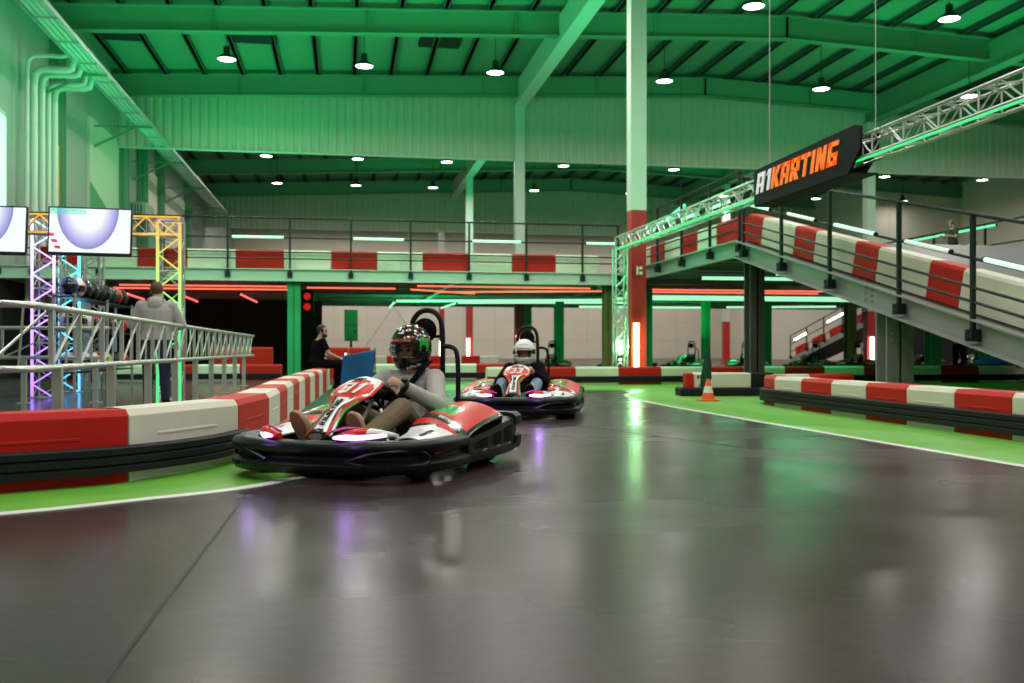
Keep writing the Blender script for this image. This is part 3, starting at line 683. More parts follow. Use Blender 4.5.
gw.build('white_letters', M_signw, sg); go.build('orange_letters', M_orange, sg)

# ================================================================== HIGH-BAY LAMPS
LAMPX = [-3.9, .65, 5.2, 11.4, 17.5, 23.6, 29.9, 36.0]
def make_lamp(x, y, z, lab, power, build=True):
    if build:
        t = thing('pendant_lamp', lab, 'ceiling lamp', (x, y, z), 0, 'ceiling lamps')
        g = G(); g.lathe([(.31,0),(.30,.03),(.22,.13),(.13,.20),(.11,.22),(.11,.42),(.06,.46),(.0,.46)], n=20); g.lathe([(.30,.004),(.20,.12),(.0,.19)], n=20); g.build('reflector', M_lampb, t, smooth=True)
        g = G(); g.lathe([(.0,.03),(.295,.03),(.295,.015),(.0,.0)], n=20); g.build('lens', E_lamp, t, smooth=True)
        g = G(); g.cyl((0,0,.45),(0,0,zroof(x)+zt-z-.0), .014, n=6); g.build('suspension_rod', M_lampb, t)
        light('AREA', (0,0,-.03), power*(.2 if x > 25 and y > 55 else 1), (1.0,.96,.90), .58, parent=t)
    else: light('AREA', (x,y,z-.03), power, (1.0,.95,.89), 2.2)
# ================================================================== PEOPLE
def remesh_obj(g, name, m, voxel, parent=None, smooth_it=4, extra_mats=None):
    bmesh.ops.recalc_face_normals(g.bm, faces=g.bm.faces[:])
    me = bpy.data.meshes.new(name); g.bm.to_mesh(me); g.bm.free()
    o = bpy.data.objects.new(name, me); COL.objects.link(o)
    r = o.modifiers.new('r', 'REMESH'); r.mode = 'VOXEL'; r.voxel_size = voxel
    if smooth_it: s_ = o.modifiers.new('s', 'SMOOTH'); s_.iterations = smooth_it; s_.factor = .5
    bpy.context.view_layer.update()
    dg = bpy.context.evaluated_depsgraph_get()
    nm = bpy.data.meshes.new_from_object(o.evaluated_get(dg))
    bpy.data.objects.remove(o); bpy.data.meshes.remove(me)
    nm.name = name; nm.materials.clear()
    for q in ([m] + (extra_mats or [])): nm.materials.append(q)
    nm.polygons.foreach_set('use_smooth', [True]*len(nm.polygons))
    o = bpy.data.objects.new(name, nm); COL.objects.link(o)
    if parent: o.parent = parent
    return o
def capsule(g, a, b, ra, rb, n=12, ends=(True, True)):
    a, b = V(a), V(b); g.cyl(a, b, ra, rb, n)
    if ends[0]: g.ell(a, ra*.995, n, 8)
    if ends[1]: g.ell(b, rb*.995, n, 8)
def torso(g, J, infl, lo=0, hi=6, sc=1.0):
    """rings from pelvis to neck base"""
    right = (V(J['shR'])-V(J['shL'])).normalized(); hipr = (V(J['hipR'])-V(J['hipL'])).normalized()
    pel, che, nek = V(J['pelvis']), V(J['chest']), V(J['neck'])
    st = [(pel-(che-pel)*.30, hipr, .135, .105), (pel, hipr, .165, .115), (pel.lerp(che,.45), hipr, .145, .10), (che, right, .165, .115), (che.lerp(nek,.5), right, .185, .108), (che.lerp(nek,.82), right, .15, .085), (nek, right, .065, .062)]
    st = st[lo:hi+1]; rings = []
    for i, (c, r, a, b) in enumerate(st):
        d = (st[min(i+1,len(st)-1)][0]-st[max(i-1,0)][0]).normalized(); f = d.cross(r).normalized(); r2 = f.cross(d).normalized()
        rings.append(g.ring(c, r2, f, (a+infl)*sc, (b+infl)*sc, 20))
    g.loft(rings)
def hand(g, wr, d, n, side, curl=1.0, s=1.0, thumb_up=False):
    """wr wrist, d wrist->knuckles, n palm normal, side: +1 thumb along d x n, -1 opposite"""
    wr, d, n = V(wr), V(d).normalized(), V(n); n = (n-d*n.dot(d)).normalized(); t = d.cross(n)*side
    M = Matrix((t, d, n)).transposed()
    g.ell(wr+d*.05*s, (.040*s, .056*s, .017*s), 12, 8, M); g.ell(wr+d*.072*s, (.041*s, .03*s, .016*s), 12, 8, M)
    capsule(g, wr, wr+d*.03*s, .026*s, .024*s)
    for k, (off, L) in enumerate(((.030,.075),(.010,.083),(-.010,.077),(-.029,.060))):
        p = wr+d*(.088-.006*abs(k-1))*s + t*off*s; a = 0.0
        for j, f in enumerate((.45,.32,.23)):
            a += curl*(.75, 1.0, .7)[j]
            q = p + (d*math.cos(a)+n*math.sin(a))*(L*f*s)
            capsule(g, p, q, (.0098-.0012*j)*s, (.0090-.0012*j)*s, 8); p = q
    p = wr+d*.028*s+t*.030*s
    dirs = [(t*.9+d*.35+n*.15), (t*.75+d*.6+n*.2)] if thumb_up else [(t*.55+d*.7+n*.35), (t*.05+d*.75+n*.65)]
    for j, q_ in enumerate(dirs):
        q = p+q_.normalized()*(.038 if j == 0 else .032)*s; capsule(g, p, q, (.0125-.0015*j)*s, (.011-.0015*j)*s, 8); p = q
def head(g, c, fwd, up, s=1.0):
    c, fwd, up = V(c), V(fwd).normalized(), V(up); up = (up-fwd*up.dot(fwd)).normalized(); r = fwd.cross(up)
    M = Matrix((r, fwd, up)).transposed(); P = lambda x, y, z: c + (r*x+fwd*y+up*z)*s
    g.ell(P(0,-.008,.025), (.077*s,.096*s,.095*s), 18, 12, M)
    g.ell(P(0,.022,-.045), (.060*s,.066*s,.075*s), 16, 10, M)          # face / jaw
    g.ell(P(0,.062,-.098), (.026*s,.022*s,.020*s), 10, 8, M)           # chin
    g.loft([[P(-.007,.088,.022),P(.007,.088,.022),P(.005,.078,.022),P(-.005,.078,.022)],[P(-.017,.092,-.028),P(.017,.092,-.028),P(.014,.07,-.03),P(-.014,.07,-.03)]])
    g.ell(P(0,.102,-.022), (.012*s,.014*s,.011*s), 10, 8, M)           # nose tip
    for x in (-1, 1):
        g.ell(P(.030*x,.080,.024), (.022*s,.014*s,.008*s), 10, 8, M)   # brow
        g.ell(P(.040*x,.066,-.022), (.022*s,.018*s,.018*s), 10, 8, M)  # cheek
        g.ell(P(.077*x,-.008,-.008), (.010*s,.020*s,.032*s), 10, 8, M) # ear
    g.ell(P(0,.084,-.056), (.024*s,.012*s,.006*s), 10, 8, M); g.ell(P(0,.083,-.067), (.021*s,.013*s,.007*s), 10, 8, M)  # lips
    return P, M
def foot(g, an, toe, up, s=1.0, w=.046):
    an, toe, up = V(an), V(toe), V(up); d = (toe-an).normalized(); u = (up-d*up.dot(d)).normalized(); r = d.cross(u)
    L = (toe-an).length; heel = an-d*.055*s-u*.055*s
    st = [(-.02,.030,.040,.045),(.03,.038,.060,.060),(.09,.040,.070,.062),(.16,.046,.055,.048),(.21,.048,.042,.036),(.255,.040,.034,.030),(.275,.020,.022,.022)]
    rings = []
    for y, a, h, cz in st:
        c = heel+d*(y*s)+u*(cz*s*.55)
        rings.append(g.ring(c, r, u, a*s, h*s*.72, 14))
    g.loft(rings)
    return heel, d, u, r
def person(lab, J, cfg, loc=(0,0,0), rz=0, s=1.0, voxel=.009, parent=None):
    """continuous skin body; clothes, shoes, hair as children"""
    J = {k: V(v) for k, v in J.items()}
    g = G(); torso(g, J, 0)
    fw, up = cfg['look'], cfg.get('headup', (0,0,1))
    P, HM = head(g, J['head'], fw, up)
    capsule(g, J['neck']-(J['head']-J['neck'])*.15, J['neck'].lerp(J['head'],.55), .058, .056)
    for sd in 'LR':
        capsule(g, J['sh'+sd], J['el'+sd], .050, .041); capsule(g, J['el'+sd], J['wr'+sd], .041, .027)
        capsule(g, J['chest'].lerp(J['neck'],.55), J['sh'+sd], .075, .052)
        capsule(g, J['hip'+sd], J['kn'+sd], .086, .058); capsule(g, J['kn'+sd], J['an'+sd], .057, .036)
        hd = cfg['hand'+sd]; hand(g, J['wr'+sd], hd[0], hd[1], hd[2], hd[3] if len(hd) > 3 else 1.0, 1.0, hd[4] if len(hd) > 4 else False)
        foot(g, J['an'+sd], J['to'+sd], cfg.get('footup', (0,0,1)), .93)
    body = remesh_obj(g, 'person', M_skin, voxel, None, 3)
    body.location = loc; body.rotation_euler = (0,0,rz); body.scale = (s,s,s)
    if parent: body.parent = parent
    tag(body, lab, 'person')
    # eyes and brows
    for x in (-1, 1):
        g = G(); g.ell(P(.030*x,.081,.006), .0125, 10, 8); g.build('eye', M_eye, body, smooth=True)
        if cfg.get('brows', True): g = G(); g.tube([P(.014*x,.099,.026), P(.032*x,.097,.031), P(.050*x,.084,.026)], .005, 6); g.build('eyebrow', M_hair, body, smooth=True)
    # trousers
    g = G(); torso(g, J, .016, 0, 2)
    for sd in 'LR':
        capsule(g, J['hip'+sd], J['kn'+sd], .106, .078); capsule(g, J['kn'+sd], J['an'+sd].lerp(J['kn'+sd],.06), .078, .060, 12, (True, False))
    capsule(g, J['hipL'], J['hipR'], .10, .10)
    remesh_obj(g, cfg.get('legname', 'trousers'), cfg['legs'], voxel*1.1, body, 3)
    # jacket or shirt
    g = G(); torso(g, J, .030, 1, 5, cfg.get('bulk', 1.0)); b = cfg.get('bulk', 1.0); short = cfg.get('short', False)
    for sd in 'LR':
        capsule(g, J['chest'].lerp(J['neck'],.5), J['sh'+sd], .095*b, .076*b)
        if short: capsule(g, J['sh'+sd], J['sh'+sd].lerp(J['el'+sd],.72), .070, .064, 12, (True, False))
        else:
            capsule(g, J['sh'+sd], J['el'+sd], .074*b, .064*b); capsule(g, J['el'+sd], J['wr'+sd].lerp(J['el'+sd],.05), .064*b, .044*b, 12, (True, False))
            d_ = (J['wr'+sd]-J['el'+sd]).normalized(); g.cyl(J['wr'+sd]-d_*.05, J['wr'+sd]-d_*.005, .043, .041)
    if cfg.get('hood'):
        c = J['neck']; bk = -V(fw).normalized(); ring = []
        right = (J['shR']-J['shL']).normalized(); d = (J['head']-J['neck']).normalized()
        g.tube([c - d*.005 + right*(.095*math.cos(a)) + bk*(.085*math.sin(a)+.01) + d*(.03*math.sin(a)) for a in [2*PI*i/14 for i in range(14)]], .038, 8, True)
        g.ell(c + bk*.10 - d*.05, (.10,.055,.09), 14, 10)
    top = remesh_obj(g, cfg.get('topname', 'jacket'), cfg['top'], voxel*1.1, body, 3)
    # shoes
    for sd in 'LR':
        g = G(); he, d, u, r = foot(g, J['an'+sd], J['to'+sd], cfg.get('footup', (0,0,1)), 1.06)
        capsule(g, J['an'+sd]-u*.03, J['an'+sd]+u*.03, .048, .050)
        sh = remesh_obj(g, 'shoe', cfg['shoe'], voxel*.8, body, 3)
        g = G(); rr = []
        for y, a in ((-.035,.022),(-.02,.036),(.05,.043),(.12,.045),(.19,.053),(.24,.050),(.28,.034),(.297,.014)):
            c = he+d*(y*1.06)-u*.006; rr.append([c-r*a+u*.012, c+r*a+u*.012, c+r*a-u*.014, c-r*a-u*.014])
        g.loft(rr); g.build('sole', cfg['sole'], sh, bevel=.006)
    # hair
    if cfg.get('hair'):
        g = G(); hm = cfg['hair']
        g.ell(P(0,-.014,.034), (.084,.098,.096), 18, 12, HM); bm = g.bm
        fwv = V(fw).normalized(); c0 = J['head']; uu = (V(up)-fwv*V(up).dot(fwv)).normalized()
        kill = [f for f in bm.faces if ((f.calc_center_median()-c0).dot(fwv) > .035 and (f.calc_center_median()-c0).dot(uu) < .075) or (f.calc_center_median()-c0).dot(uu) < -.045]
        bmesh.ops.delete(bm, geom=kill, context='FACES')
        g.build('hair', hm, body, smooth=True, solid=.008)
    if cfg.get('beard'):
        g = G(); g.ell(P(0,.032,-.068), (.060,.062,.058), 16, 12, HM); bm = g.bm; fwv = V(fw).normalized(); c0 = J['head']; uu = V(up)
        kill = [f for f in bm.faces if (f.calc_center_median()-c0).dot(uu) > -.062 and abs((f.calc_center_median()-c0).dot(fwv.cross(uu))) < .045]
        bmesh.ops.delete(bm, geom=kill, context='FACES'); g.build('beard', M_hair, body, smooth=True, solid=.012)
    return body, P, HM

def helmet(parent, P, shellmats, deco, s=1.0):
    """full-face helmet round the head frame P(x,y,z): x right, y forward, z up"""
    def S(a, e):                          # azimuth from forward, elevation -> point
        ce, se = math.cos(e), math.sin(e)
        rx, ry, rz_ = .142, (.172 if math.cos(a) < 0 else .166), .165
        x = rx*math.sin(a)*ce; y = ry*math.cos(a)*ce - .005; z = rz_*se + .028
        if se < 0:
            z = .028 + se*.200; k = 1+.0*se
            if math.cos(a) > 0: y += .018*(-se)*math.cos(a)*1.2
            x *= 1-.10*(-se); 
        return P(x*s, y*s, z*s)
    g = G(); NA, NE = 48, 30; e0, e1 = -.98, PI/2-.001
    port = lambda a, e: abs(a) < .98 - .15*abs(e+.12) and -.36 < e < .16
    Vt = {}
    def vert(i, j):
        i %= NA
        if (i, j) not in Vt: Vt[(i, j)] = g.bm.verts.new(S(-PI+2*PI*i/NA, e0+(e1-e0)*j/NE))
        return Vt[(i, j)]
    for i in range(NA):
        for j in range(NE):
            a = -PI+2*PI*(i+.5)/NA; e = e0+(e1-e0)*(j+.5)/NE
            if port(a, e): continue
            g.mi = deco(a, e); g.face([vert(i, j), vert(i+1, j), vert(i+1, j+1), vert(i, j+1)])
    bmesh.ops.remove_doubles(g.bm, verts=g.bm.verts[:], dist=.0004)
    sh = g.build('helmet', shellmats, parent, smooth=True, solid=.012, angle=60)
    # visor: tinted clear shield over the eye port
    g = G(); g.grid(lambda u, v: P(*(V((0,0,0)))) if False else (lambda p, c: c+(p-c)*1.022)(S(-1.10+2.2*u, -.40+.60*v), P(0,0,0)), 24, 8)
    g.build('visor', visor_mat(), sh, smooth=True, fix=False)
    for sx in (-1, 1):
        g = G(); p = S(1.25*sx, -.05); c = P(0,0,-.01); n = (p-c).normalized(); g.cyl(p-n*.008, p+n*.012, .026, .022, 14); g.build('visor_pivot', M_kblk, sh, smooth=True)
    g = G()
    for k in (-1, 0, 1): p = S(.16*k, -.66); c = P(0,0,-.04); n = (p-c).normalized(); g.ell(p, (.012,.010,.006), 8, 6)
    g.build('chin_vent', M_bodyk, sh, smooth=True)
    return sh, S
def visor_mat():
    if 'visor_tint' in MATS: return MATS['visor_tint']
    m = bpy.data.materials.new('visor_tint'); m.use_nodes = True; nt = m.node_tree; nt.nodes.clear()
    o = nt.nodes.new('ShaderNodeOutputMaterial'); t = nt.nodes.new('ShaderNodeBsdfTransparent'); t.inputs[0].default_value = (.85,.78,.74,1)
    gl = nt.nodes.new('ShaderNodeBsdfGlossy'); gl.inputs['Roughness'].default_value = .06; gl.inputs[0].default_value = (.9,.9,.9,1)
    lw = nt.nodes.new('ShaderNodeLayerWeight'); lw.inputs[0].default_value = .25
    mx = nt.nodes.new('ShaderNodeMixShader'); nt.links.new(lw.outputs['Fresnel'], mx.inputs[0]); nt.links.new(t.outputs[0], mx.inputs[1]); nt.links.new(gl.outputs[0], mx.inputs[2]); nt.links.new(mx.outputs[0], o.inputs[0])
    MATS['visor_tint'] = m; return m

# ================================================================== KARTS   (local frame: +y forward, +x driver's right, z up)
def band(path, prof, close_ends=True):
    """loft a cross-section prof [(outward, z)] along a plan path"""
    g = G(); n = len(path); rows = []
    for i, p in enumerate(path):
        d = (path[min(i+1, n-1)]-path[max(i-1, 0)]).normalized(); nn = V((d.y, -d.x, 0))
        rows.append([p + nn*o + V((0,0,z)) for o, z in prof])
    g.loft(rows, close_ends); return g
def make_kart(name, lab, group):
    k = thing(name, lab, 'go-kart', (0,0,0), 0, group)
    # chassis: tray and tubes
    g = G(); g.prism([(-.28,.72),(.28,.72),(.34,.2),(.34,-.72),(-.34,-.72),(-.34,.2)], lambda u, v, d: V((u, v, d)), .045, .06)
    ch = g.build('floor_tray', M_black, k, bevel=.004)
    g = G()
    for s in (-1, 1): g.tube([(s*.24,.80,.075),(s*.30,.4,.075),(s*.34,0,.075),(s*.34,-.75,.075)], .016, 8)
    g.tube([(-.5,.52,.09),(.5,.52,.09)], .016, 8); g.tube([(-.34,-.2,.075),(.34,-.2,.075)], .016, 8); g.tube([(-.34,-.75,.075),(.34,-.75,.075)], .016, 8)
    g.tube([(-.56,-.50,.14),(.56,-.50,.14)], .018, 10)
    g.build('frame_tubes', M_galv, ch, smooth=True)
    # front bumper, wrapping round the corners
    half = [(.735,.16),(.735,.42),(.70,.62),(.60,.80),(.42,.915),(.20,.965),(0,.98)]
    pts = catmull([V((x, y, 0)) for x, y in half] + [V((-x, y, 0)) for x, y in reversed(half[:-1])], 5)
    prof = [(-.15,.10),(-.05,.055),(-.01,.06),(.012,.085),(.012,.115),(-.012,.132),(-.034,.142),(-.036,.160),(-.012,.178),(.010,.200),(.012,.228),(-.004,.250),(-.035,.262),(-.15,.245)]
    g = band(pts, prof)
    fb = g.build('front_bumper', M_bodyk, k, smooth=True, angle=50)
    for s in (-1, 1):       # raised scoop frames at both front corners
        g = G(); g.tube(catmull([(s*.27,.952,.135),(s*.45,.90,.10),(s*.60,.80,.10),(s*.68,.67,.125),(s*.66,.70,.185),(s*.57,.83,.20),(s*.42,.915,.185),(s*.27,.952,.135)], 5), .013, 7)
        g.build('bumper_scoop', M_bodyk, fb, smooth=True)
    g = G()
    for s in (-1, 1):
        for x in (.30, .38, .52): 
            y = .98-.55*(x**2)*.72; g.cyl((s*x, y-.03, .10), (s*x, y+.012, .10), .011, n=8)
    g.build('bumper_bolts', M_black, fb)
    # side bumpers with pressed recesses, rising to the rear
    for s in (-1, 1):
        g = G(); rows = []; ys = [.17-.045*i for i in range(21)]
        for i, y in enumerate(ys):
            f = i/20; hz = .225+.085*f; rec = .03 if (3 <= i <= 6 or 9 <= i <= 12 or 15 <= i <= 17) else 0
            x = .735+.01*math.sin(f*PI)
            rows.append([V((s*(x+o), y, z)) for o, z in ((-.13,.075),(-.02,.055),(0,.075),(0,.12),(-rec,.135),(-rec,hz-.06),(0,hz-.045),(-.01,hz-.01),(-.05,hz),(-.13,hz))])
        g.loft(rows); g.build('side_bumper', M_bodyk, k, smooth=True, angle=45)
    # rear bumper
    half = [(.735,-.73),(.735,-.84),(.70,-.92),(.60,-.96),(.3,-.97),(0,-.97)]
    pts = catmull([V((x, y, 0)) for x, y in half] + [V((-x, y, 0)) for x, y in reversed(half[:-1])], 4)
    g = band(pts, [(-o, z) for o, z in ((-.07,.09),(0,.08),(.01,.12),(.01,.17),(-.03,.185),(-.03,.23),(.01,.25),(.01,.31),(-.02,.335),(-.07,.33))])
    g.build('rear_bumper', M_bodyk, k, smooth=True, angle=45)
    # side pods: white front wing, red rear with green and black slashes
    for s in (-1, 1):
        def fn(u, v):                      # u along from front to rear, v across from inside to outside
            y = .60 - 1.25*u
            top = .29 + .13*(1-math.exp(-3.0*max(0,(u-.22))))*1.25 if u > .22 else .265 + .10*u
            top -= .10*max(0, (u-.85)/.15)**2
            xin = .36 - .03*u + .18*max(0, (.35-u)); xout = .745 - .07*max(0, .3-u)*2.4 - .11*max(0,(u-.8)/.2)**2
            x = xin+(xout-xin)*v
            z = top - .10*v**2.2 - .025*(1-v)**3 + .012*math.sin(PI*v)
            return V((s*x, y, z))
        def mf(u, v):
            if u < .27: return 0 if v < .86 else 1
            w = u + .16*v
            if u < .30 and v < .5: return 2
            if .42 < w < .50: return 2
            if .54 < w < .72 and v < .55: return 3
            if v > .93: return 2
            return 1
        g = G(); g.grid(fn, 120, 40, mf); pod = g.build('side_pod', [M_kwhite, M_kred, M_kblk, M_kgreen], k, smooth=True, angle=60, solid=.012)
        qs, tw = glyphs('A1KARTING'); sc = .20/tw
        g = G()
        for chh, q in qs: g.prism([(a*sc, b*.035) for a, b in q], lambda a, b, d: fn(.06+a*1/1.25 if s < 0 else .06+(.20-a)/1.25, .46+(.035-b)*2.0)+V((0,0,.010+d)), 0, .003)
        g.build('pod_lettering', M_kblk, pod)
        g = G()
        for chh, q in qs: g.prism([(a*sc*1.1, b*.030) for a, b in q], lambda a, b, d: fn(.46-.16*(.85-a*2.2)+(b-.015)*1.1*(1 if s < 0 else -1), .85-a*2.2)+V((0,0,.010+d)), 0, .003)
        g.build('slash_lettering', M_kwhite, pod)
    # headlights: coloured pods on the bumper with a lit strip
    for s in (-1, 1):
        g = G(); rows = []
        for i in range(9):
            f = i/8; x = .20+.26*f; y = .93-.10*f-.16*f*f
            rows.append(g.ring(V((s*x, y-.02, .275+.018*math.sin(PI*f))), V((0,1,.1)).normalized(), V((0,0,1)), .012+.075*math.sin(PI*(.12+.80*f)), .006+.034*math.sin(PI*(.12+.82*f)), 14))
        g.loft(rows)
        for f_ in g.bm.faces:
            c = f_.calc_center_median(); f_.material_index = 0 if abs(c.x) > .36 else 1
        hl = g.build('headlight', [M_kwhite, M_kred], k, smooth=True)
        g = G(); rows = []
        for i in range(9):
            f = i/8; x = .215+.22*f; y = .985-.095*f-.15*f*f
            rows.append(g.ring(V((s*x, y-.008, .283)), V((0,1,0)), V((0,0,1)), .022, .017*math.sin(PI*(f*.8+.1))+.004, 10))
        g.loft(rows); g.build('light_strip', E_purple, hl, smooth=True)
        g = G(); g.tube([V((s*(.16+.012*i), .95-.002*i*i*.3, -.012+.318+.03*math.sin(PI*i/18))) for i in range(19)], .008, 6); g.build('trim_line', mat('pink_trim', (.6,.05,.25), .3), hl, smooth=True)
    # steering column, wheel, pedals, tank
    WC, WN = V((0,.06,.485)), V((0,-.66,.75)).normalized()
    g = G(); g.cyl((0,.48,.11), WC, .014, n=8); g.tube([(-.10,.44,.09),(0,.30,.31),(.10,.44,.09)], .012, 6); g.build('steering_column', M_galv, k, smooth=True)
    wx = V((1,0,0)); wy = WN.cross(wx)
    g = G(); g.tube([WC + wx*(.155*math.cos(a)) + wy*(.14*math.sin(a)) for a in [2*PI*i/24 for i in range(24)]], .016, 8, True)
    sw = g.build('steering_wheel', M_rubber, k, smooth=True)
    g = G(); g.cyl(WC-WN*.02, WC+WN*.015, .045, n=14)
    for a in (-.35, PI+.35, -PI/2): g.tube([WC, WC+wx*(.15*math.cos(a))+wy*(.135*math.sin(a))], .012, 6, flat=1.6)
    g.build('wheel_hub', M_black, sw, smooth=True)
    g = G(); g.ell(WC+WN*.015, (.135,.105,.035), 16, 8); g.build('hub_pad', M_cloth, sw, smooth=True)
    for s in (-1, 1):
        g = G(); g.tube([(s*.13,.55,.06),(s*.14,.60,.16),(s*.15,.60,.25)], .010, 6); g.box(s*.15-.035, s*.15+.035, .585, .60, .21, .27); g.build('pedal', M_galv, k, smooth=True)
        g = G(); g.tube([(s*.30,.42,.10),(s*.24,.36,.27),(s*.17,.30,.41)], .011, 8); g.build('panel_stay', M_kwhite, k, smooth=True)
    g = G(); g.box(-.12,.12,.10,.34,.07,.20); g.build('fuel_tank', M_black, k, bevel=.03)
    # seat: bucket shell
    g = G(); rows = []
    for i, (y, z, w, dpt) in enumerate(((.00,.16,.17,.05),(-.10,.13,.19,.09),(-.28,.10,.205,.13),(-.44,.12,.21,.15),(-.52,.22,.215,.15),(-.57,.36,.215,.13),(-.62,.50,.20,.10),(-.65,.60,.17,.06))):
        row = []
        for j in range(13):
            a = -1+2*j/12; nrm = V((0,.35+.5*min(1,i/5),1-.75*min(1,max(0,i-2)/4))).normalized()
            row.append(V((w*math.sin(a*PI/2), y, z)) + nrm*(dpt*(abs(a)**2.6)))
        rows.append(g.vs(row))
    for a, b in zip(rows, rows[1:]):
        for j in range(12): g.face([a[j], a[j+1], b[j+1], b[j]])
    g.build('seat', M_black, k, smooth=True, solid=.018)
    # roll hoop with pad, side hoop on the driver's left
    g = G(); g.tube(catmull([(-.15,-.74,.08),(-.145,-.76,.5),(-.14,-.77,.93),(-.10,-.775,1.06),(-.01,-.78,1.10),(.08,-.775,1.06),(.12,-.77,.93),(.125,-.76,.5),(.13,-.74,.08)], 6), .021, 8); rh = g.build('roll_hoop', M_black, k, smooth=True)
    g = G(); g.ell((-.01,-.735,.945), (.098,.045,.095), 18, 12); g.build('head_pad', M_cloth, rh, smooth=True)
    g = G(); g.cyl((-.14,-.765,.90),(.12,-.765,.90), .012, n=8); g.build('hoop_bar', M_black, rh, smooth=True)
    g = G(); g.cyl((-.14,-.765,.62),(.12,-.765,.62), .012, n=8); g.build('hoop_bar', M_black, rh, smooth=True)
    g = G(); g.tube(catmull([(-.145,-.76,.82),(-.22,-.75,.82),(-.275,-.735,.76),(-.29,-.72,.5),(-.285,-.70,.2),(-.27,-.68,.10)], 6), .018, 8); g.build('side_hoop', M_black, k, smooth=True)
    # engine on the driver's right, exhaust, rear guards
    g = G(); g.box(.36,.60,-.62,-.34,.12,.30); en = g.build('engine', M_greyst, k, bevel=.02)
    g = G()
    for i in range(6): g.box(.37,.59,-.61+.045*i,-.585+.045*i,.30,.37)
    g.build('cooling_fins', M_galv, en)
    g = G(); g.tube(catmull([(.48,-.62,.22),(.50,-.74,.24),(.36,-.80,.26),(.0,-.82,.26)], 5), .030, 10); g.build('exhaust', M_galv, en, smooth=True)
    g = G(); g.box(-.58,-.38,-.64,-.36,.12,.32); g.build('battery_box', M_black, k, bevel=.02)
    # wheels
    for (x, y, r, w) in ((.54,.52,.125,.12),(-.54,.52,.125,.12),(.56,-.50,.135,.17),(-.56,-.50,.135,.17)):
        g = G(); prof = [(r*.62,-w/2),(r*.92,-w/2),(r,-w*.36),(r,w*.36),(r*.92,w/2),(r*.62,w/2)]; rings = []
        for rr, zz in prof: rings.append(g.vs([V((x+zz, y+rr*math.cos(a), r+rr*math.sin(a))) for a in [2*PI*i/24 for i in range(24)]]))
        g.loft(rings, False, True); wh = g.build('tyre', M_tyre, k, smooth=True)
        g = G(); g.cyl((x-w*.45,y,r),(x+w*.45,y,r), r*.62, n=20); g.cyl((x-w*.5,y,r),(x+w*.5,y,r), r*.22, n=12); g.build('rim', M_galv, wh, smooth=True)
    return k
# front number panel: narrow foot between the feet, broad shield at the top
NP0, NP1 = V((0,.80,.265)), V((0,.17,.585))
def np_pt(s, w, d=0.0):
    hw = .092 - .095*s if s < .35 else .059 + .100*min(1, (s-.35)/.30)**1.3
    if s > .82: hw *= math.sqrt(max(0, 1-((s-.82)/.19)**2))*.45+.55
    up = V((0,.55,.84)).normalized()
    c = NP0.lerp(NP1, s) + V((0, 0, .03*math.sin(PI*s)))
    return c + V((hw*w, 0, 0)) + up*(d + .035*(1-w*w))
def np_mat(s, w):
    a = abs(w)
    if s < .52:
        if a < .44: return 0 if .06 < s else 2
        if a < .62: return 2
        if a < .86: return 1
        return 3 if w < 0 else 4
    if s > .955: return 0
    if ((s-.715)/.20)**2 + (w/.84)**2 < 1: return 1
    if a > .90: return 1
    if s < .60 and a > .4: return 2 if a < .62 else 1
    return 0
def number_panel(k, num):
    g = G(); g.grid(lambda u, v: np_pt(u, -1+2*v), 40, 36, lambda u, v: np_mat(u, -1+2*v))
    p = g.build('number_panel', [M_kwhite, M_kred, M_kblk, M_kgreen, M_kora], k, smooth=True, solid=.010, angle=60)
    qs, tw = glyphs(num, .18, .20, .20); g = G(); sc = 1.0/tw      # seen from the front: text runs toward -x
    for c, q in qs: g.prism([(a*sc, b) for a, b in q], lambda a, b, d: np_pt(.60+b*.22, .50-a, .009+d), 0, .004)
    g.build('number', M_kwhite, p)
    qs, tw = glyphs('A1KARTING'); g = G(); sc = .40/tw             # up the middle strip
    for c, q in qs: g.prism([(a*sc, b) for a, b in q], lambda a, b, d: np_pt(.085+a, .26-(1-b)*.52, .009+d), 0, .003)
    g.build('panel_lettering', M_kblk, p)
    g = G(); sc = .95/tw
    for c, q in qs: g.prism([(a*sc, b) for a, b in q], lambda a, b, d: np_pt(.895+b*.045, .475-a, .009+d), 0, .003)
    g.build('panel_lettering', M_kblk, p)
    return p
def place(o, R, F, ang):
    """R right of the camera axis, F along it, heading toward the camera turned by ang to its right-hand side"""
    t = math.radians(9.87); c, s = math.cos(t), math.sin(t)
    o.location = (R*c+F*s, F*c-R*s, 0); o.rotation_euler = (0, 0, PI - t - ang)
# ================================================================== LOBBY SIDE
def guard_rail(lab, pts, leg_at, zt=1.12, zb=.66, bay=.78):
    o = V((pts[0][0], pts[0][1], 0)); t = thing('guard_rail', lab, 'railing', o)
    Q = [V((x, y, 0))-o for x, y in pts]
    for z, nm in ((zt, 'top_tube'), (zb, 'lower_tube')):
        g = G(); g.tube([q+V((0,0,z)) for q in Q], .027, 10); g.build(nm, M_alu, t, smooth=True)
    g = G(); P = resample(Q, bay)
    for a, b in zip(P, P[1:]):
        g.box(a.x-.018, a.x+.018, a.y-.018, a.y+.018, zb, zt); g.cyl(a+V((0,0,zb)), b+V((0,0,zt)), .012, n=6)
        m_ = a.lerp(b, .5); g.cyl(m_+V((0,0,zb)), m_.lerp(b, .15)+V((0,0,zt)), .010, n=6)
    g.build('lattice', M_alu, t)
    for x, y in leg_at:
        q = V((x, y, 0))-o; g = G(); g.box(q.x-.036, q.x+.036, q.y-.03, q.y+.03, 0, zb); g.box(q.x-.09, q.x+.09, q.y-.07, q.y+.07, .0, .012); g.build('leg', M_alu, t)
    return t
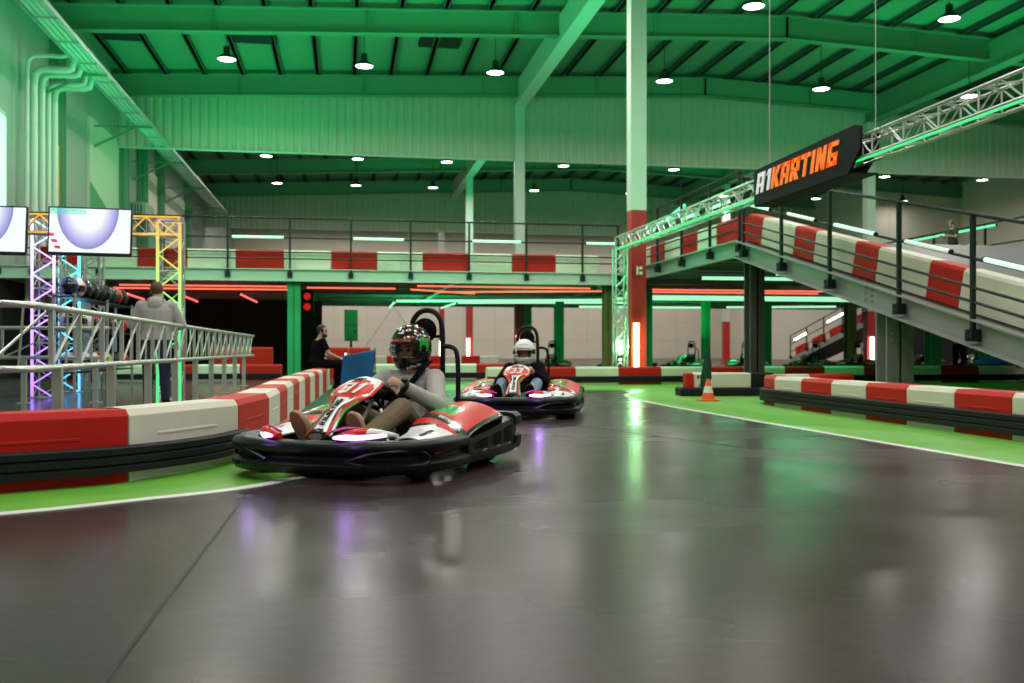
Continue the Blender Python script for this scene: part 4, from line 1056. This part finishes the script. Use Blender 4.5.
guard_rail('near aluminium lattice guard rail behind the left barrier', [(-5.6,7.15),(-2.35,7.2),(-2.2,7.35),(-2.2,12),(-2.2,18),(-2.15,23.6)], [(-2.2, 7.95+1.74*k) for k in range(9)] + [(-3.4,7.2),(-5.0,7.2)])
guard_rail('second aluminium guard rail standing behind in front of the helmet rack', [(-8.6,15.3),(-3.5,15.3)], [(-8.0,15.3),(-6.9,15.3),(-5.8,15.3),(-4.7,15.3),(-3.7,15.3)], 1.12, .68, .9)
def led_mat(name, stops, st):
    m = bpy.data.materials.new(name); m.use_nodes = True; nt = m.node_tree; b = nt.nodes['Principled BSDF']
    tc = nt.nodes.new('ShaderNodeTexCoord'); sp = nt.nodes.new('ShaderNodeSeparateXYZ'); cr = nt.nodes.new('ShaderNodeValToRGB')
    nt.links.new(tc.outputs['Generated'], sp.inputs[0]); nt.links.new(sp.outputs['Z'], cr.inputs['Fac'])
    while len(cr.color_ramp.elements) < len(stops): cr.color_ramp.elements.new(.5)
    for e, (p, c) in zip(cr.color_ramp.elements, stops): e.position = p; e.color = (*c, 1)
    nt.links.new(cr.outputs[0], b.inputs['Emission Color']); b.inputs['Emission Strength'].default_value = st; b.inputs['Base Color'].default_value = (.3,.3,.3,1)
    return m
L_purple = led_mat('led_tower_purple', [(0,(.30,.10,1)),(.55,(.42,.22,1)),(1,(.60,.50,1))], 3.0)
L_cyan = led_mat('led_tower_cyan', [(0,(.05,.45,1)),(.5,(.08,.7,1)),(1,(.05,1,.7))], 2.6)
L_rain = led_mat('led_tower_rainbow', [(0,(.02,1,.28)),(.45,(.08,1,.25)),(.75,(.75,.95,.08)),(1,(1,.50,.05))], 1.0)
L_grey = led_mat('led_tower_blue_dim', [(0,(.05,.3,.5)),(.3,(.02,.02,.02)),(1,(.01,.01,.01))], .5)
def tower(lab, x, y, h, lm, w=.30):
    t = truss('light_tower', lab, (x,y,0), (x,y,h), w, int(h/.22), .022, M_alu, 'lattice light towers', M_alu)
    g = G(); g.box(-w/2-.05, w/2+.05, -w/2-.05, w/2+.05, 0, .012); g.build('base_plate', M_alu, t)
    for sx in (-1, 1):          # LED strips fixed along the front chords and lacing
        g = G(); g.box(sx*w/2-.02, sx*w/2+.02, -w/2-.034, -w/2-.022, .03, h-.02); g.build('led_strip', lm, t)
    g = G(); n = int(h/.22)
    for k in range(n):
        a, b = (-w/2, w/2) if k % 2 else (w/2, -w/2)
        g.tube([(a,-w/2-.018,h*k/n),(b,-w/2-.018,h*(k+1)/n)], .011, 5)
    g.build('lit_lacing', lm, t)
    return t
tower('tall lattice tower glowing yellow to green beside the standing person', -2.45, 14.35, 2.62, L_rain)
tower('lattice tower glowing purple-white left of the helmet rack', -4.90, 17.1, 2.95, L_purple, .34)
tower('lattice tower glowing cyan behind the helmets', -5.05, 19.2, 2.95, L_cyan, .34)
tower('dim grey lattice tower at the far end of the helmet rack', -5.10, 20.9, 3.1, L_grey, .34)
L_orange = mat('led_orange', (.9,.5,.1), .4, emit=(1,.50,.06), estr=.8)
tx = truss('box_truss', 'horizontal truss with orange glow behind the screens', (-2.30,14.35,2.55), (-6.0,14.35,2.55), .24, 16, .020, M_alu)
for z in (-.125, .125):
    g = G(); g.box(-3.7, 0, -.145, -.133, z-.012, z+.012); g.build('led_strip', L_orange, tx)
g = G()
for k in range(16): a, b = (-.12,.12) if k % 2 else (.12,-.12); g.tube([(-3.73*k/16,-.135,a),(-3.73*(k+1)/16,-.135,b)], .010, 5)
g.build('lit_lacing', L_orange, tx)
def screen_mat():
    m = bpy.data.materials.new('screen_picture'); m.use_nodes = True; nt = m.node_tree; L = nt.links.new; b = nt.nodes['Principled BSDF']
    tc = nt.nodes.new('ShaderNodeTexCoord'); sp = nt.nodes.new('ShaderNodeSeparateXYZ'); L(tc.outputs['Generated'], sp.inputs[0])
    def mth(op, a, b_=None):
        n = nt.nodes.new('ShaderNodeMath'); n.operation = op
        for i, q in enumerate((a, b_)):
            if q is None: continue
            if isinstance(q, (int, float)): n.inputs[i].default_value = q
            else: L(q, n.inputs[i])
        return n.outputs[0]
    u, v = sp.outputs['X'], sp.outputs['Z']
    du = mth('DIVIDE', mth('SUBTRACT', u, .47), .40); dv = mth('DIVIDE', mth('SUBTRACT', v, 1.0), .97)
    r = mth('SQRT', mth('ADD', mth('MULTIPLY', du, du), mth('MULTIPLY', dv, dv)))
    cr = nt.nodes.new('ShaderNodeValToRGB'); L(r, cr.inputs['Fac']); els = cr.color_ramp.elements
    while len(els) < 6: els.new(.5)
    for e, (p, c) in zip(els, ((.0,(.95,1,1)),(.50,(.92,.96,1)),(.78,(.50,.48,.84)),(.95,(.22,.26,.56)),(.965,(1,1,1)),(1.0,(.90,1,.96)))): e.position = p; e.color = (*c, 1)
    n = nt.nodes.new('ShaderNodeTexNoise'); n.inputs['Scale'].default_value = 9; L(tc.outputs['Generated'], n.inputs['Vector'])
    # red kerb marks at the lower left of the picture
    k = mth('MULTIPLY', mth('LESS_THAN', mth('ADD', u, mth('MULTIPLY', v, .28)), .17), mth('GREATER_THAN', mth('ADD', u, mth('MULTIPLY', v, .28)), .10))
    k = mth('MULTIPLY', k, mth('GREATER_THAN', mth('FRACT', mth('MULTIPLY', v, 7.0)), .5)); k = mth('MULTIPLY', k, mth('LESS_THAN', v, .5))
    mx = nt.nodes.new('ShaderNodeMix'); mx.data_type = 'RGBA'; L(k, mx.inputs[0]); L(cr.outputs[0], mx.inputs[6]); mx.inputs[7].default_value = (.85,.04,.10,1)
    g_ = mth('MULTIPLY', mth('GREATER_THAN', v, .86), mth('LESS_THAN', u, .45)); g_ = mth('MULTIPLY', g_, n.outputs['Fac'])
    m2 = nt.nodes.new('ShaderNodeMix'); m2.data_type = 'RGBA'; L(g_, m2.inputs[0]); L(mx.outputs[2], m2.inputs[6]); m2.inputs[7].default_value = (.02,.75,.50,1)
    L(m2.outputs[2], b.inputs['Emission Color']); b.inputs['Emission Strength'].default_value = 1.15; b.inputs['Base Color'].default_value = (.02,.02,.02,1); b.inputs['Roughness'].default_value = .2
    return m
M_scr = screen_mat()
for (x0, x1, lab) in ((-3.99,-2.90,'large flat screen showing the track, whole in view left of the rainbow tower'), (-5.36,-4.25,'flat screen showing the track, cut off by the left picture edge')):
    t = thing('flat_screen', lab, 'screen', ((x0+x1)/2, 13.95, 2.08), 0.0); t.rotation_euler = (-.06, .012, .0); w = (x1-x0)/2
    g = G(); g.box(-w, w, -.02, .035, 0, .67); g.build('bezel', M_screenb, t, bevel=.008)
    g = G(); g.box(-w+.022, w-.022, -.026, -.02, .045, .648); g.build('picture', M_scr, t)
    g = G(); g.box(-.2, .2, .035, .07, .2, .5); g.build('wall_bracket', M_black, t)
# helmet rack with helmets
t = thing('helmet_rack', 'three-tier tube rack full of helmets between the glowing towers', 'rack', (-4.52, 16.7, 0))
for y in (0, 2.2, 4.3):
    for x in (-.16, .16): g = G(); g.box(x-.02, x+.02, y-.02, y+.02, 0, 1.72); g.build('upright', M_alu, t)
for z in (.42, 1.13, 1.68):
    g = G(); g.box(-.17, .17, -.05, 4.4, z-.02, z); g.build('shelf', M_black, t)
def rack_helmet(cols):
    g = G(); NA, NE = 22, 14
    def S(a, e):
        k = .13*(1-.12*max(0,-e)); return V((k*math.sin(a)*math.cos(e)*.95, k*1.22*math.cos(a)*math.cos(e), .15+.15*math.sin(e)))
    e0 = -.95; vt = {}
    def vert(i, j):
        if (i % NA, j) not in vt: vt[(i % NA, j)] = g.bm.verts.new(S(-PI+2*PI*i/NA, e0+(PI/2-.001-e0)*j/NE))
        return vt[(i % NA, j)]
    for i in range(NA):
        for j in range(NE):
            a = -PI+2*PI*(i+.5)/NA; e = e0+(PI/2-e0)*(j+.5)/NE
            if abs(a) < .95 and -.35 < e < .2: continue
            g.mi = 1 if (e > .35 and abs(a) < .6) or (e < -.5) else 0
            g.face([vert(i, j), vert(i+1, j), vert(i+1, j+1), vert(i, j+1)])
    bmesh.ops.remove_doubles(g.bm, verts=g.bm.verts[:], dist=.0004)
    sh = g.mesh('helmet', cols, smooth=True)
    g = G(); g.grid(lambda u, v: (S(-1.05+2.1*u, -.38+.6*v)-V((0,0,.15)))*1.02+V((0,0,.15)), 12, 5)
    return sh, g.mesh('visor', M_kblk, smooth=True)
HC = {'blue': (M_hblue := mat('helmet_blue', (.02,.05,.45), .25, coat=.5), M_kblk), 'pink': (mat('helmet_pink', (.75,.35,.42), .3), M_kwhite), 'black': (M_kblk, M_bodyk),
      'yellow': (mat('helmet_yellow', (.75,.65,.03), .3), M_kblk), 'white': (M_kwhite, M_kred), 'red': (M_kred, M_kblk), 'violet': (mat('helmet_violet', (.30,.25,.65), .3), M_kwhite), 'lime': (mat('helmet_lime', (.35,.75,.05), .3), M_kblk)}
HM_ = {k: rack_helmet(list(v)) for k, v in HC.items()}
tiers = [('top', 1.68, ['blue','pink','black','black','black','black','black','red','black']), ('middle', 1.13, ['lime','yellow','white','red','black','black','white','black','red']), ('bottom', .42, ['violet','white','violet','white','white','yellow','black','black','red'])]
for tn, z, cs in tiers:
    for i, c in enumerate(cs):
        h = link('helmet', HM_[c][0], loc=(-4.50, 16.95+.46*i, z)); h.rotation_euler = (0,0, PI + random.uniform(-.5,.7)); h.scale = (1.12,1.12,1.12)
        v = link('visor', HM_[c][1], h)
        tag(h, '%s helmet on the %s tier of the rack, %s from the near end' % (c, tn, nth(i)), 'helmet', 'helmets on the rack')
# small things under the deck
t = thing('traffic_light', 'black signal box with red lights hung under the deck above the seated marshal', 'traffic light', (-1.16, 30.6, 1.95))
g = G(); g.box(-.20, .20, -.12, .12, 0, .70); g.build('housing', M_black, t, bevel=.02)
for z in (.18, .50):
    g = G(); g.ell((.0,-.12,z), (.11,.03,.11), 14, 8); g.build('red_lens', E_sig, t, smooth=True)
g = G(); g.cyl((0,0,.70),(0,0,.86), .02, n=8); g.build('hanger', M_black, t)
t = thing('wall_cabinet', 'cabinet coloured by green light on a post far behind the blue sheet', 'cabinet', (.25, 40.6, 0))
g = G(); g.box(-.28, .28, -.15, .15, 1.15, 2.45); cb = g.build('casing', mat('cabinet_green_lit', (.22,.66,.42), .5), t, bevel=.02)  # green light on the casing put into its colour
g = G(); g.box(-.25, .25, -.16, -.15, 1.80, 1.82); g.box(.17,.20,-.18,-.15,1.5,1.62); g.build('door_seam', M_dark, cb)
g = G(); g.cyl((0,0,0),(0,0,1.15), .05, n=10); g.box(-.2,.2,-.2,.2,0,.02); g.build('post', M_black, t)
for a, b, w in (((1.0,82.5,0),(7.2,82.5,9.0),'rising to the right'), ((1.0,82.8,9.0),(7.2,82.8,0),'falling to the right')):
    g = G(); g.cyl(a, b, .03, n=6); tag(g.build('brace_rod', M_greyst), 'thin diagonal brace on the back wall %s' % w, 'brace')
# far ramp behind, rising toward the camera
g = G(); g.loft([[V((26.0,y,z)),V((27.8,y,z)),V((27.8,y,z-.30)),V((26.0,y,z-.30))] for y, z in ((53.2,.30),(44.6,2.35))])
fr = struct(g.build('floor_ramp', M_greyst), 'small far ramp seen below the near ramp', 'ramp')
zf = lambda y: .30+2.05*(53.2-y)/8.6
for i, y in enumerate((52.6,50.6,48.6,46.6)):
    p0, p1 = V((26.05,y,zf(y))), V((26.05,y-1.1,zf(y-1.1)))
    run([p0, p1], (p1-p0).length-.0005, .50, .3, 'red', lambda k, c: 'red barrier block on the far ramp, %s going up' % nth(i), side=1, group='far ramp barrier')
railing('thin railing on the far ramp below the near ramp', [(25.9,53.0),(25.9,51.0),(25.9,49.0),(25.9,47.0),(25.9,45.0)], lambda x, y: zf(y), (1.25,.75,.3), .1, 'x', .03)
for a, b, w in ((52.3,50.7,'lower'), (48.4,46.6,'upper')): led('white light tube on the far ramp railing, the %s one' % w, (25.8,a,zf(a)+.85), (25.8,b,zf(b)+.85), E_white, .06)
g = G(); g.box(26.9, XW1, 43.9, 44.1, 0, 2.75); struct(g.build('wall_under_platform', M_bwall), 'dark wall under the right deck', 'wall')
# blue bundle on the barrier at the right
g = G(); random.seed(3)
def hump(u, v):
    x = -.9+1.8*u; y = -.35+.7*v
    z = .30*max(0, 1-(abs(x)/.9)**2.2)*max(0, 1-(abs(y)/.35)**2)**.5*(1+.22*math.sin(7*x+2*y)+.15*math.sin(13*x-9*y))
    return V((x, y, z))
g.grid(hump, 40, 14); tag(g.build('folded_cover', mat('blue_cover', (.01,.16,.60), .6), smooth=True, solid=.01, loc=(17.9, 23.6, .42)), 'blue cloth cover heaped low at the right under the platform', 'cover')
t = thing('low_bench', 'low dark bench carrying the blue cloth cover', 'bench', (17.9, 23.6, 0))
g = G(); g.box(-1.1, 1.1, -.35, .35, .34, .42); g.build('seat_board', M_black, t, bevel=.01)
for x in (-.95, .95):
    for y in (-.28, .28): g = G(); g.box(x-.03, x+.03, y-.03, y+.03, 0, .34); g.build('leg', M_black, t)

# ================================================================== KARTS AND DRIVERS
k1 = make_kart('go_kart', 'red, white and black go-kart numbered 31 leading in the foreground', 'go-karts')
k2 = copy_tree(k1); k2['label'] = 'red, white and black go-kart numbered 33 following behind'
np1 = number_panel(k1, '31'); number_panel(k2, '33')
K1 = (-.917, 6.61, .34); K2 = (.10, 11.75, .12)
place(k1, *K1); place(k2, *K2)
park = [((9.9,33.2),.5,'beside the truss leg end of the pit'),((12.2,33.4),.9,'under the left glowing tubes'),((14.5,33.2),1.2,'left of the bridge corner column'),((16.8,33.0),.7,'just right of the bridge corner column'),((19.1,33.6),1.0,'under the middle of the far ramp'),((21.4,33.0),.6,'before the broad under-deck column'),((7.2,33.4),1.3,'left of the truss leg under the deck'),((24.0,33.6),.8,'rightmost behind the ramp support')]
for (x, y), a, w in park:
    o = copy_tree(k1, skip=('light_strip','steering_column','panel_stay','floor_tray','fuel_tank','engine')); o['label'] = 'parked go-kart behind the far barrier, ' + w; o['group'] = 'parked go-karts'
    o.location = (x, y, 0); o.rotation_euler = (0, 0, PI/2 + a)
def driver_pose(hip_w=.10):
    return dict(pelvis=(0,-.36,.21), chest=(0,-.50,.455), neck=(0,-.535,.625), head=(0,-.505,.79), shL=(-.20,-.50,.585), shR=(.20,-.50,.585),
        elL=(-.315,-.27,.43), elR=(.315,-.27,.43), wrL=(-.185,-.01,.515), wrR=(.175,-.01,.49), hipL=(-hip_w,-.33,.20), hipR=(hip_w,-.33,.20),
        knL=(-.22,.10,.40), knR=(.22,.10,.40), anL=(-.185,.56,.235), anR=(.185,.56,.235), toL=(-.20,.66,.40), toR=(.20,.66,.40))
hl = ((.12,.72,.55), (.72,-.25,-.55), 1, 1.35); hr = ((-.12,.72,.55), (-.72,-.25,-.55), -1, 1.35)
J = driver_pose(); J['wrL'] = (-.165,-.02,.555); J['elL'] = (-.33,-.24,.41)
d1, P1, H1 = person('driver in grey hoodie and black helmet steering the front kart', J,
    dict(look=(.10,1,.02), headup=(0,-.06,1), handL=((.25,.75,.30),(.75,-.35,-.45),1,1.30,True), handR=hr, legs=M_khaki, top=M_hood, topname='hoodie', hood=True, shoe=M_shoe, sole=M_sole, footup=(0,-.8,.5), brows=True), voxel=.0075)
d1.location = k1.location; d1.rotation_euler = k1.rotation_euler
def deco1(a, e):
    if e > .42 and random.random() < .10: return 2 if random.random() < .6 else 1
    if a < -1.05 and a > -1.55 and -.1 < e < .34: return 3  # green reflection on the left side, painted as shell colour
    if a < -.45 and a > -1.25 and abs(e + .78 - (a+.85)*-.28) < .055: return 2
    if a < -.45 and a > -1.25 and abs(e + .86 - (a+.85)*-.28) < .04: return 1
    return 0
random.seed(11)
h1, S1 = helmet(d1, P1, [M_kblk, M_kred, M_kwhite, M_kgreen], deco1)
def helm_text(S, P, txt, a0, a1, e0, e1, m, parent, name='helmet_lettering', off=1.035):
    qs, tw = glyphs(txt, .1, .2, .14); c = P(0,0,0)
    for grp, mm in (('A1', m[0]), ('', m[1])):
        g = G(); n = 0
        for ch, q in qs:
            first = q[0][0] < 1.35*1.0 and ch in 'A1'
            if (grp == 'A1') != first: continue
            n += 1; g.prism([(x/tw, y) for x, y in q], lambda u, v, d: c + (S(a0+(a1-a0)*u, e0+(e1-e0)*v)-c)*(off+d), 0, .012)
        if n: g.build(name, mm, parent)
helm_text(S1, P1, 'A1KARTING', .80, -.62, .20, .31, (M_kwhite, M_kora), h1)
helm_text(S1, P1, 'ARAI'.replace('ARAI','KART'), .18, -.22, .55, .66, (M_kwhite, M_kwhite), h1)
# seat belt over the chest, wrist watch
def strap(parent, pts, w, nrm):
    g = G(); g.tube(catmull(pts, 6), w, 8, flat=.16, up=nrm); return g.build('seat_belt', M_cloth, parent, smooth=True)
strap(d1, [(-.14,-.555,.715),(-.13,-.44,.665),(-.06,-.355,.54),(.05,-.30,.42),(.15,-.24,.30)], .026, (0,1,.5))
strap(d1, [(-.19,-.40,.50),(-.08,-.335,.47),(.06,-.335,.47),(.19,-.40,.50)], .028, (0,1,.4))
w0, w1 = V(J['wrL']), V(J['elL']); dd = (w1-w0).normalized()
g = G(); g.cyl(w0+dd*.005, w0+dd*.035, .046, n=16); u_ = dd.cross(V((0,0,1))).normalized(); g.cyl(w0+dd*.02+V((0,0,.02)), w0+dd*.02+V((-.01,.01,.056)), .024, n=16); g.build('wrist_watch', M_black, d1, bevel=.004)
J = driver_pose(); J['head'] = (0,-.50,.775); J['wrL'] = (-.165,.02,.55); J['wrR'] = (.165,.02,.55); J['elL'] = (-.31,-.24,.40); J['elR'] = (.31,-.24,.40)
d2, P2, H2 = person('driver in black jacket, jeans and white helmet in the second kart', J,
    dict(look=(0,1,0), handL=((.12,.75,.45),(.72,-.25,-.55),1,1.35), handR=((-.12,.75,.45),(-.72,-.25,-.55),-1,1.35), legs=M_jean, legname='jeans', top=M_cloth, shoe=M_cloth, sole=M_black, footup=(0,-.8,.5), bulk=1.05), voxel=.0085)
d2.scale = (.96,.96,.96); d2.location = k2.location; d2.rotation_euler = k2.rotation_euler
def deco2(a, e):
    if abs(a) > .95 and -.12 < e < .22: return 1
    if .55 < e < .62 and abs(a) < .5: return 2
    return 0
h2, S2 = helmet(d2, P2, [M_kwhite, M_kblk, M_galv, M_kred], deco2)
helm_text(S2, P2, 'A1KARTING', .7, -.7, .20, .30, (M_kblk, M_kred), h2)

# marshal sitting on the end of the left barrier
J = dict(pelvis=(0,-.02,.53), chest=(.0,.02,.80), neck=(0,.05,1.00), head=(0,.10,1.145), shL=(-.19,.05,.95), shR=(.19,.05,.95), elL=(-.24,.13,.70), elR=(.25,.15,.72), wrL=(-.10,.36,.64), wrR=(.12,.38,.64),
    hipL=(-.10,.02,.52), hipR=(.10,.02,.52), knL=(-.12,.44,.53), knR=(.14,.46,.53), anL=(-.11,.42,.10), anR=(.15,.40,.10), toL=(-.12,.62,.04), toR=(.16,.60,.04))
mar, PM, HMm = person('bearded marshal in black clothes seated on the far end of the left barrier', J,
    dict(look=(.62,.75,.0), handL=((.2,1,-.1),(.3,0,-1),1,.6), handR=((-.2,1,-.1),(-.3,0,-1),-1,.9), legs=M_cloth, top=M_cloth, topname='tee_shirt', short=True, hair=M_hair, beard=True, shoe=M_cloth, sole=M_black), loc=(-.52,18.75,0), rz=-PI/2+.30, voxel=.010)
g = G(); g.box(-.036,.036,-.07,.07,-.005,.005); ph = g.build('phone', M_black, loc=(0,0,0), bevel=.003)
ph.location = mar.matrix_world @ V((0,0,0)); bpy.context.view_layer.update(); ph.location = mar.matrix_basis @ V((.075,.50,.665)); ph.rotation_euler = (.7, 0, -PI/2+.30)
tag(ph, 'phone with a bright light in the hand of the seated marshal', 'phone')
g = G(); g.ell((.0,.055,.008), .022, 12, 8); g.build('phone_lamp', E_phone, ph, smooth=True)
# blue sheet (flag) hanging beside him
fl = thing('blue_flag', 'blue flag held up behind the front kart beside the black helmet', 'flag', (.24, 17.6, 0))
def fsheet(u, v): 
    x = -.30+.58*u + .05*(v-.5); z = .145+.60*v+.10*(u-.5)*v*1.1
    return V((x, .03*math.sin(5*u+1.5*v), z))
g = G(); g.grid(fsheet, 20, 14); g.build('cloth', M_blue, fl, smooth=True, solid=.006)
g = G(); g.cyl((.30,.015,0),(.30,.01,.82), .010, n=8); g.build('pole', M_black, fl)
# visitor with a grey hoodie standing at the rail with the back to us
J = dict(pelvis=(0,0,.93), chest=(0,.01,1.22), neck=(0,.02,1.46), head=(0,.06,1.61), shL=(-.19,.01,1.40), shR=(.19,.01,1.40), elL=(-.32,.06,1.15), elR=(.32,.06,1.15), wrL=(-.17,.30,1.10), wrR=(.18,.30,1.10),
    hipL=(-.10,0,.90), hipR=(.10,0,.90), knL=(-.11,.03,.49), knR=(.11,.02,.49), anL=(-.11,-.02,.09), anR=(.12,-.02,.09), toL=(-.13,.18,.03), toR=(.16,.17,.03))
person('person in grey hoodie and dark jeans standing behind the rail with back turned', J, dict(look=(.1,1,-.15), handL=((.3,.9,0),(.2,0,-1),1,.8), handR=((-.3,.9,0),(-.2,0,-1),-1,.8), legs=M_djean, legname='jeans', top=M_hood, topname='hoodie', hood=True, hair=M_hairb, shoe=M_cloth, sole=M_black, bulk=1.12), loc=(-2.52,13.66,0), rz=.1, s=.99, voxel=.010)
# person on the platform, and one standing under it
J2 = {k: tuple(v) for k, v in J.items()}; J2.update(elL=(-.24,.10,1.14), elR=(.24,.12,1.14), wrL=(-.14,.33,1.18), wrR=(.14,.34,1.20), head=(0,.08,1.61))
person('person in dark clothes on the platform behind the ramp railing', J2, dict(look=(0,1,-.2), handL=((.2,1,.1),(.2,0,-1),1,.8), handR=((-.2,1,.1),(-.2,0,-1),-1,.8), legs=M_cloth, top=mat('dark_green_shirt', (.02,.05,.035), .9), topname='shirt', short=True, hair=M_hairb, shoe=M_cloth, sole=M_black), loc=(17.55,25.5,DZ), rz=PI/2+.15, s=.86, voxel=.012)
person('person in black standing under the platform, mostly hidden by the ramp beam', J, dict(look=(0,1,0), handL=((.2,.5,-.6),(.2,0,-1),1,.8), handR=((-.2,.5,-.6),(-.2,0,-1),-1,.8), legs=M_cloth, top=M_cloth, hair=M_hair, shoe=M_cloth, sole=M_black), loc=(18.25,26.2,0), rz=PI-.5, voxel=.012)
LP = 250
rows = [(25.6,'nearest row'),(33.3,'second row'),(49.6,'third row beyond the cladding'),(57.6,'fourth row beyond the cladding')]
for y, w in rows:
    for i, x in enumerate(LAMPX):
        make_lamp(x, y, 10.5, '%s white high-bay lamp from the left in the %s' % (nth(i), w), LP)
for y in (70.5, 78.5):  # added unseen lights behind the cladding, brightening the back wall
    for i, x in enumerate(LAMPX[:7]): make_lamp(x, y, 10.9, '%s added back wall light from the left in the unseen row at %s metres' % (nth(i), 'seventy' if y < 75 else 'eighty'), 260, False)
for y in (-1, 7.5, 16.2):
    for x in (-5, .65, 5.2, 11.4, 17.5): make_lamp(x, y, 10.5, '', LP, False)
# added green area lights without fixtures, washing the roof from mid-air
for (x, y, z, p, s) in ((-4,30,4.9,900,3),(3,30,4.9,900,3),(12,26,4.7,1100,4),(3,14,5.5,900,3),(18,14,5.5,900,3),(10,2,5.5,700,3),(22,32,4.9,1000,4),(-6,16,4.5,600,3),(-4,40,4.9,700,3),(6,54,5,800,4),(20,54,5,800,4)):
    light('AREA', (x,y,z), p*.46, (.0,1.0,.33), s, rot=(PI,0,0))
# green light under the deck and platform, from the tubes there
for (x, y, z, p) in ((13,27,2.6,50),(13,34,2.6,90),(5,37,2.6,150),(17,40,2.6,120),(10.5,21.0,2.6,60),(4,31,2.6,70)):
    light('AREA', (x,y,z), p, (.04,1.0,.33), 2.5)
light('POINT', (7.3,23.6,.9), 60, (.25,1,.45), .12)
for (x, y, z, p) in ((-5,21,5.4,150),(1.5,21,5.6,150),(5.5,20,5.4,90)): light('AREA', (x,y,z), p, (.02,1,.36), 1.6, rot=(PI/2-.35,0,0))  # added lights without fixtures, turning the deck front green
light('AREA', (5.0,20.5,3.2), 55, (.02,1,.32), 1.5, rot=(0,-PI/2,0))  # added light without fixture, greening the bridge side beam
for (x, y, p) in ((3,37,160),(13,37,130),(6,31,60)): light('AREA', (x,y,1.2), p, (.02,1,.30), 2.5, rot=(PI,0,0))  # added lights aimed up, for the green glow on the deck underside
for k_, y_, p_ in ((k1, 1.05, .5), (k2, 1.05, 1.3)):
    for x_ in (-.33, .33): light('POINT', (x_, y_, .27), p_, (.5,.25,1), .04, parent=k_)
light('POINT', (-4,30.5,2.2), 12, (1,.12,.06), .3)
light('POINT', (-3.5,34,2.0), 16, (1,.05,.05), .3)
for (x, y, c, p) in ((-4.9,16.7,(.35,.15,1),14),(-5.0,18.8,(.05,.6,1),14),(-2.5,14.1,(.25,1,.2),10),(-4.0,13.6,(1,.5,.1),3)):
    light('POINT', (x,y,1.3), p, c, .25)
# ================================================================== CAMERA, WORLD
cam = bpy.data.cameras.new('camera'); co = bpy.data.objects.new('camera', cam); COL.objects.link(co)
cam.sensor_width = 36; cam.lens = 36*960/1024; co.location = (0,0,.8); co.rotation_euler = (PI/2, 0, -math.radians(9.87))
cam.shift_y = 8/1024; cam.clip_end = 300
cam.dof.use_dof = True; cam.dof.focus_distance = 6.6; cam.dof.aperture_fstop = 2.6
SC.camera = co
w = bpy.data.worlds.new('world'); SC.world = w; w.use_nodes = True
w.node_tree.nodes['Background'].inputs[0].default_value = (.01,.02,.014,1); w.node_tree.nodes['Background'].inputs[1].default_value = .05
SC.view_settings.view_transform = 'Standard'; SC.view_settings.look = 'None'; SC.view_settings.gamma = 1; SC.view_settings.use_curve_mapping = False
SC.view_settings.exposure = -0.14
SC.cycles.use_denoising = True; SC.cycles.max_bounces = 6; SC.cycles.diffuse_bounces = 3; SC.cycles.sample_clamp_indirect = 4
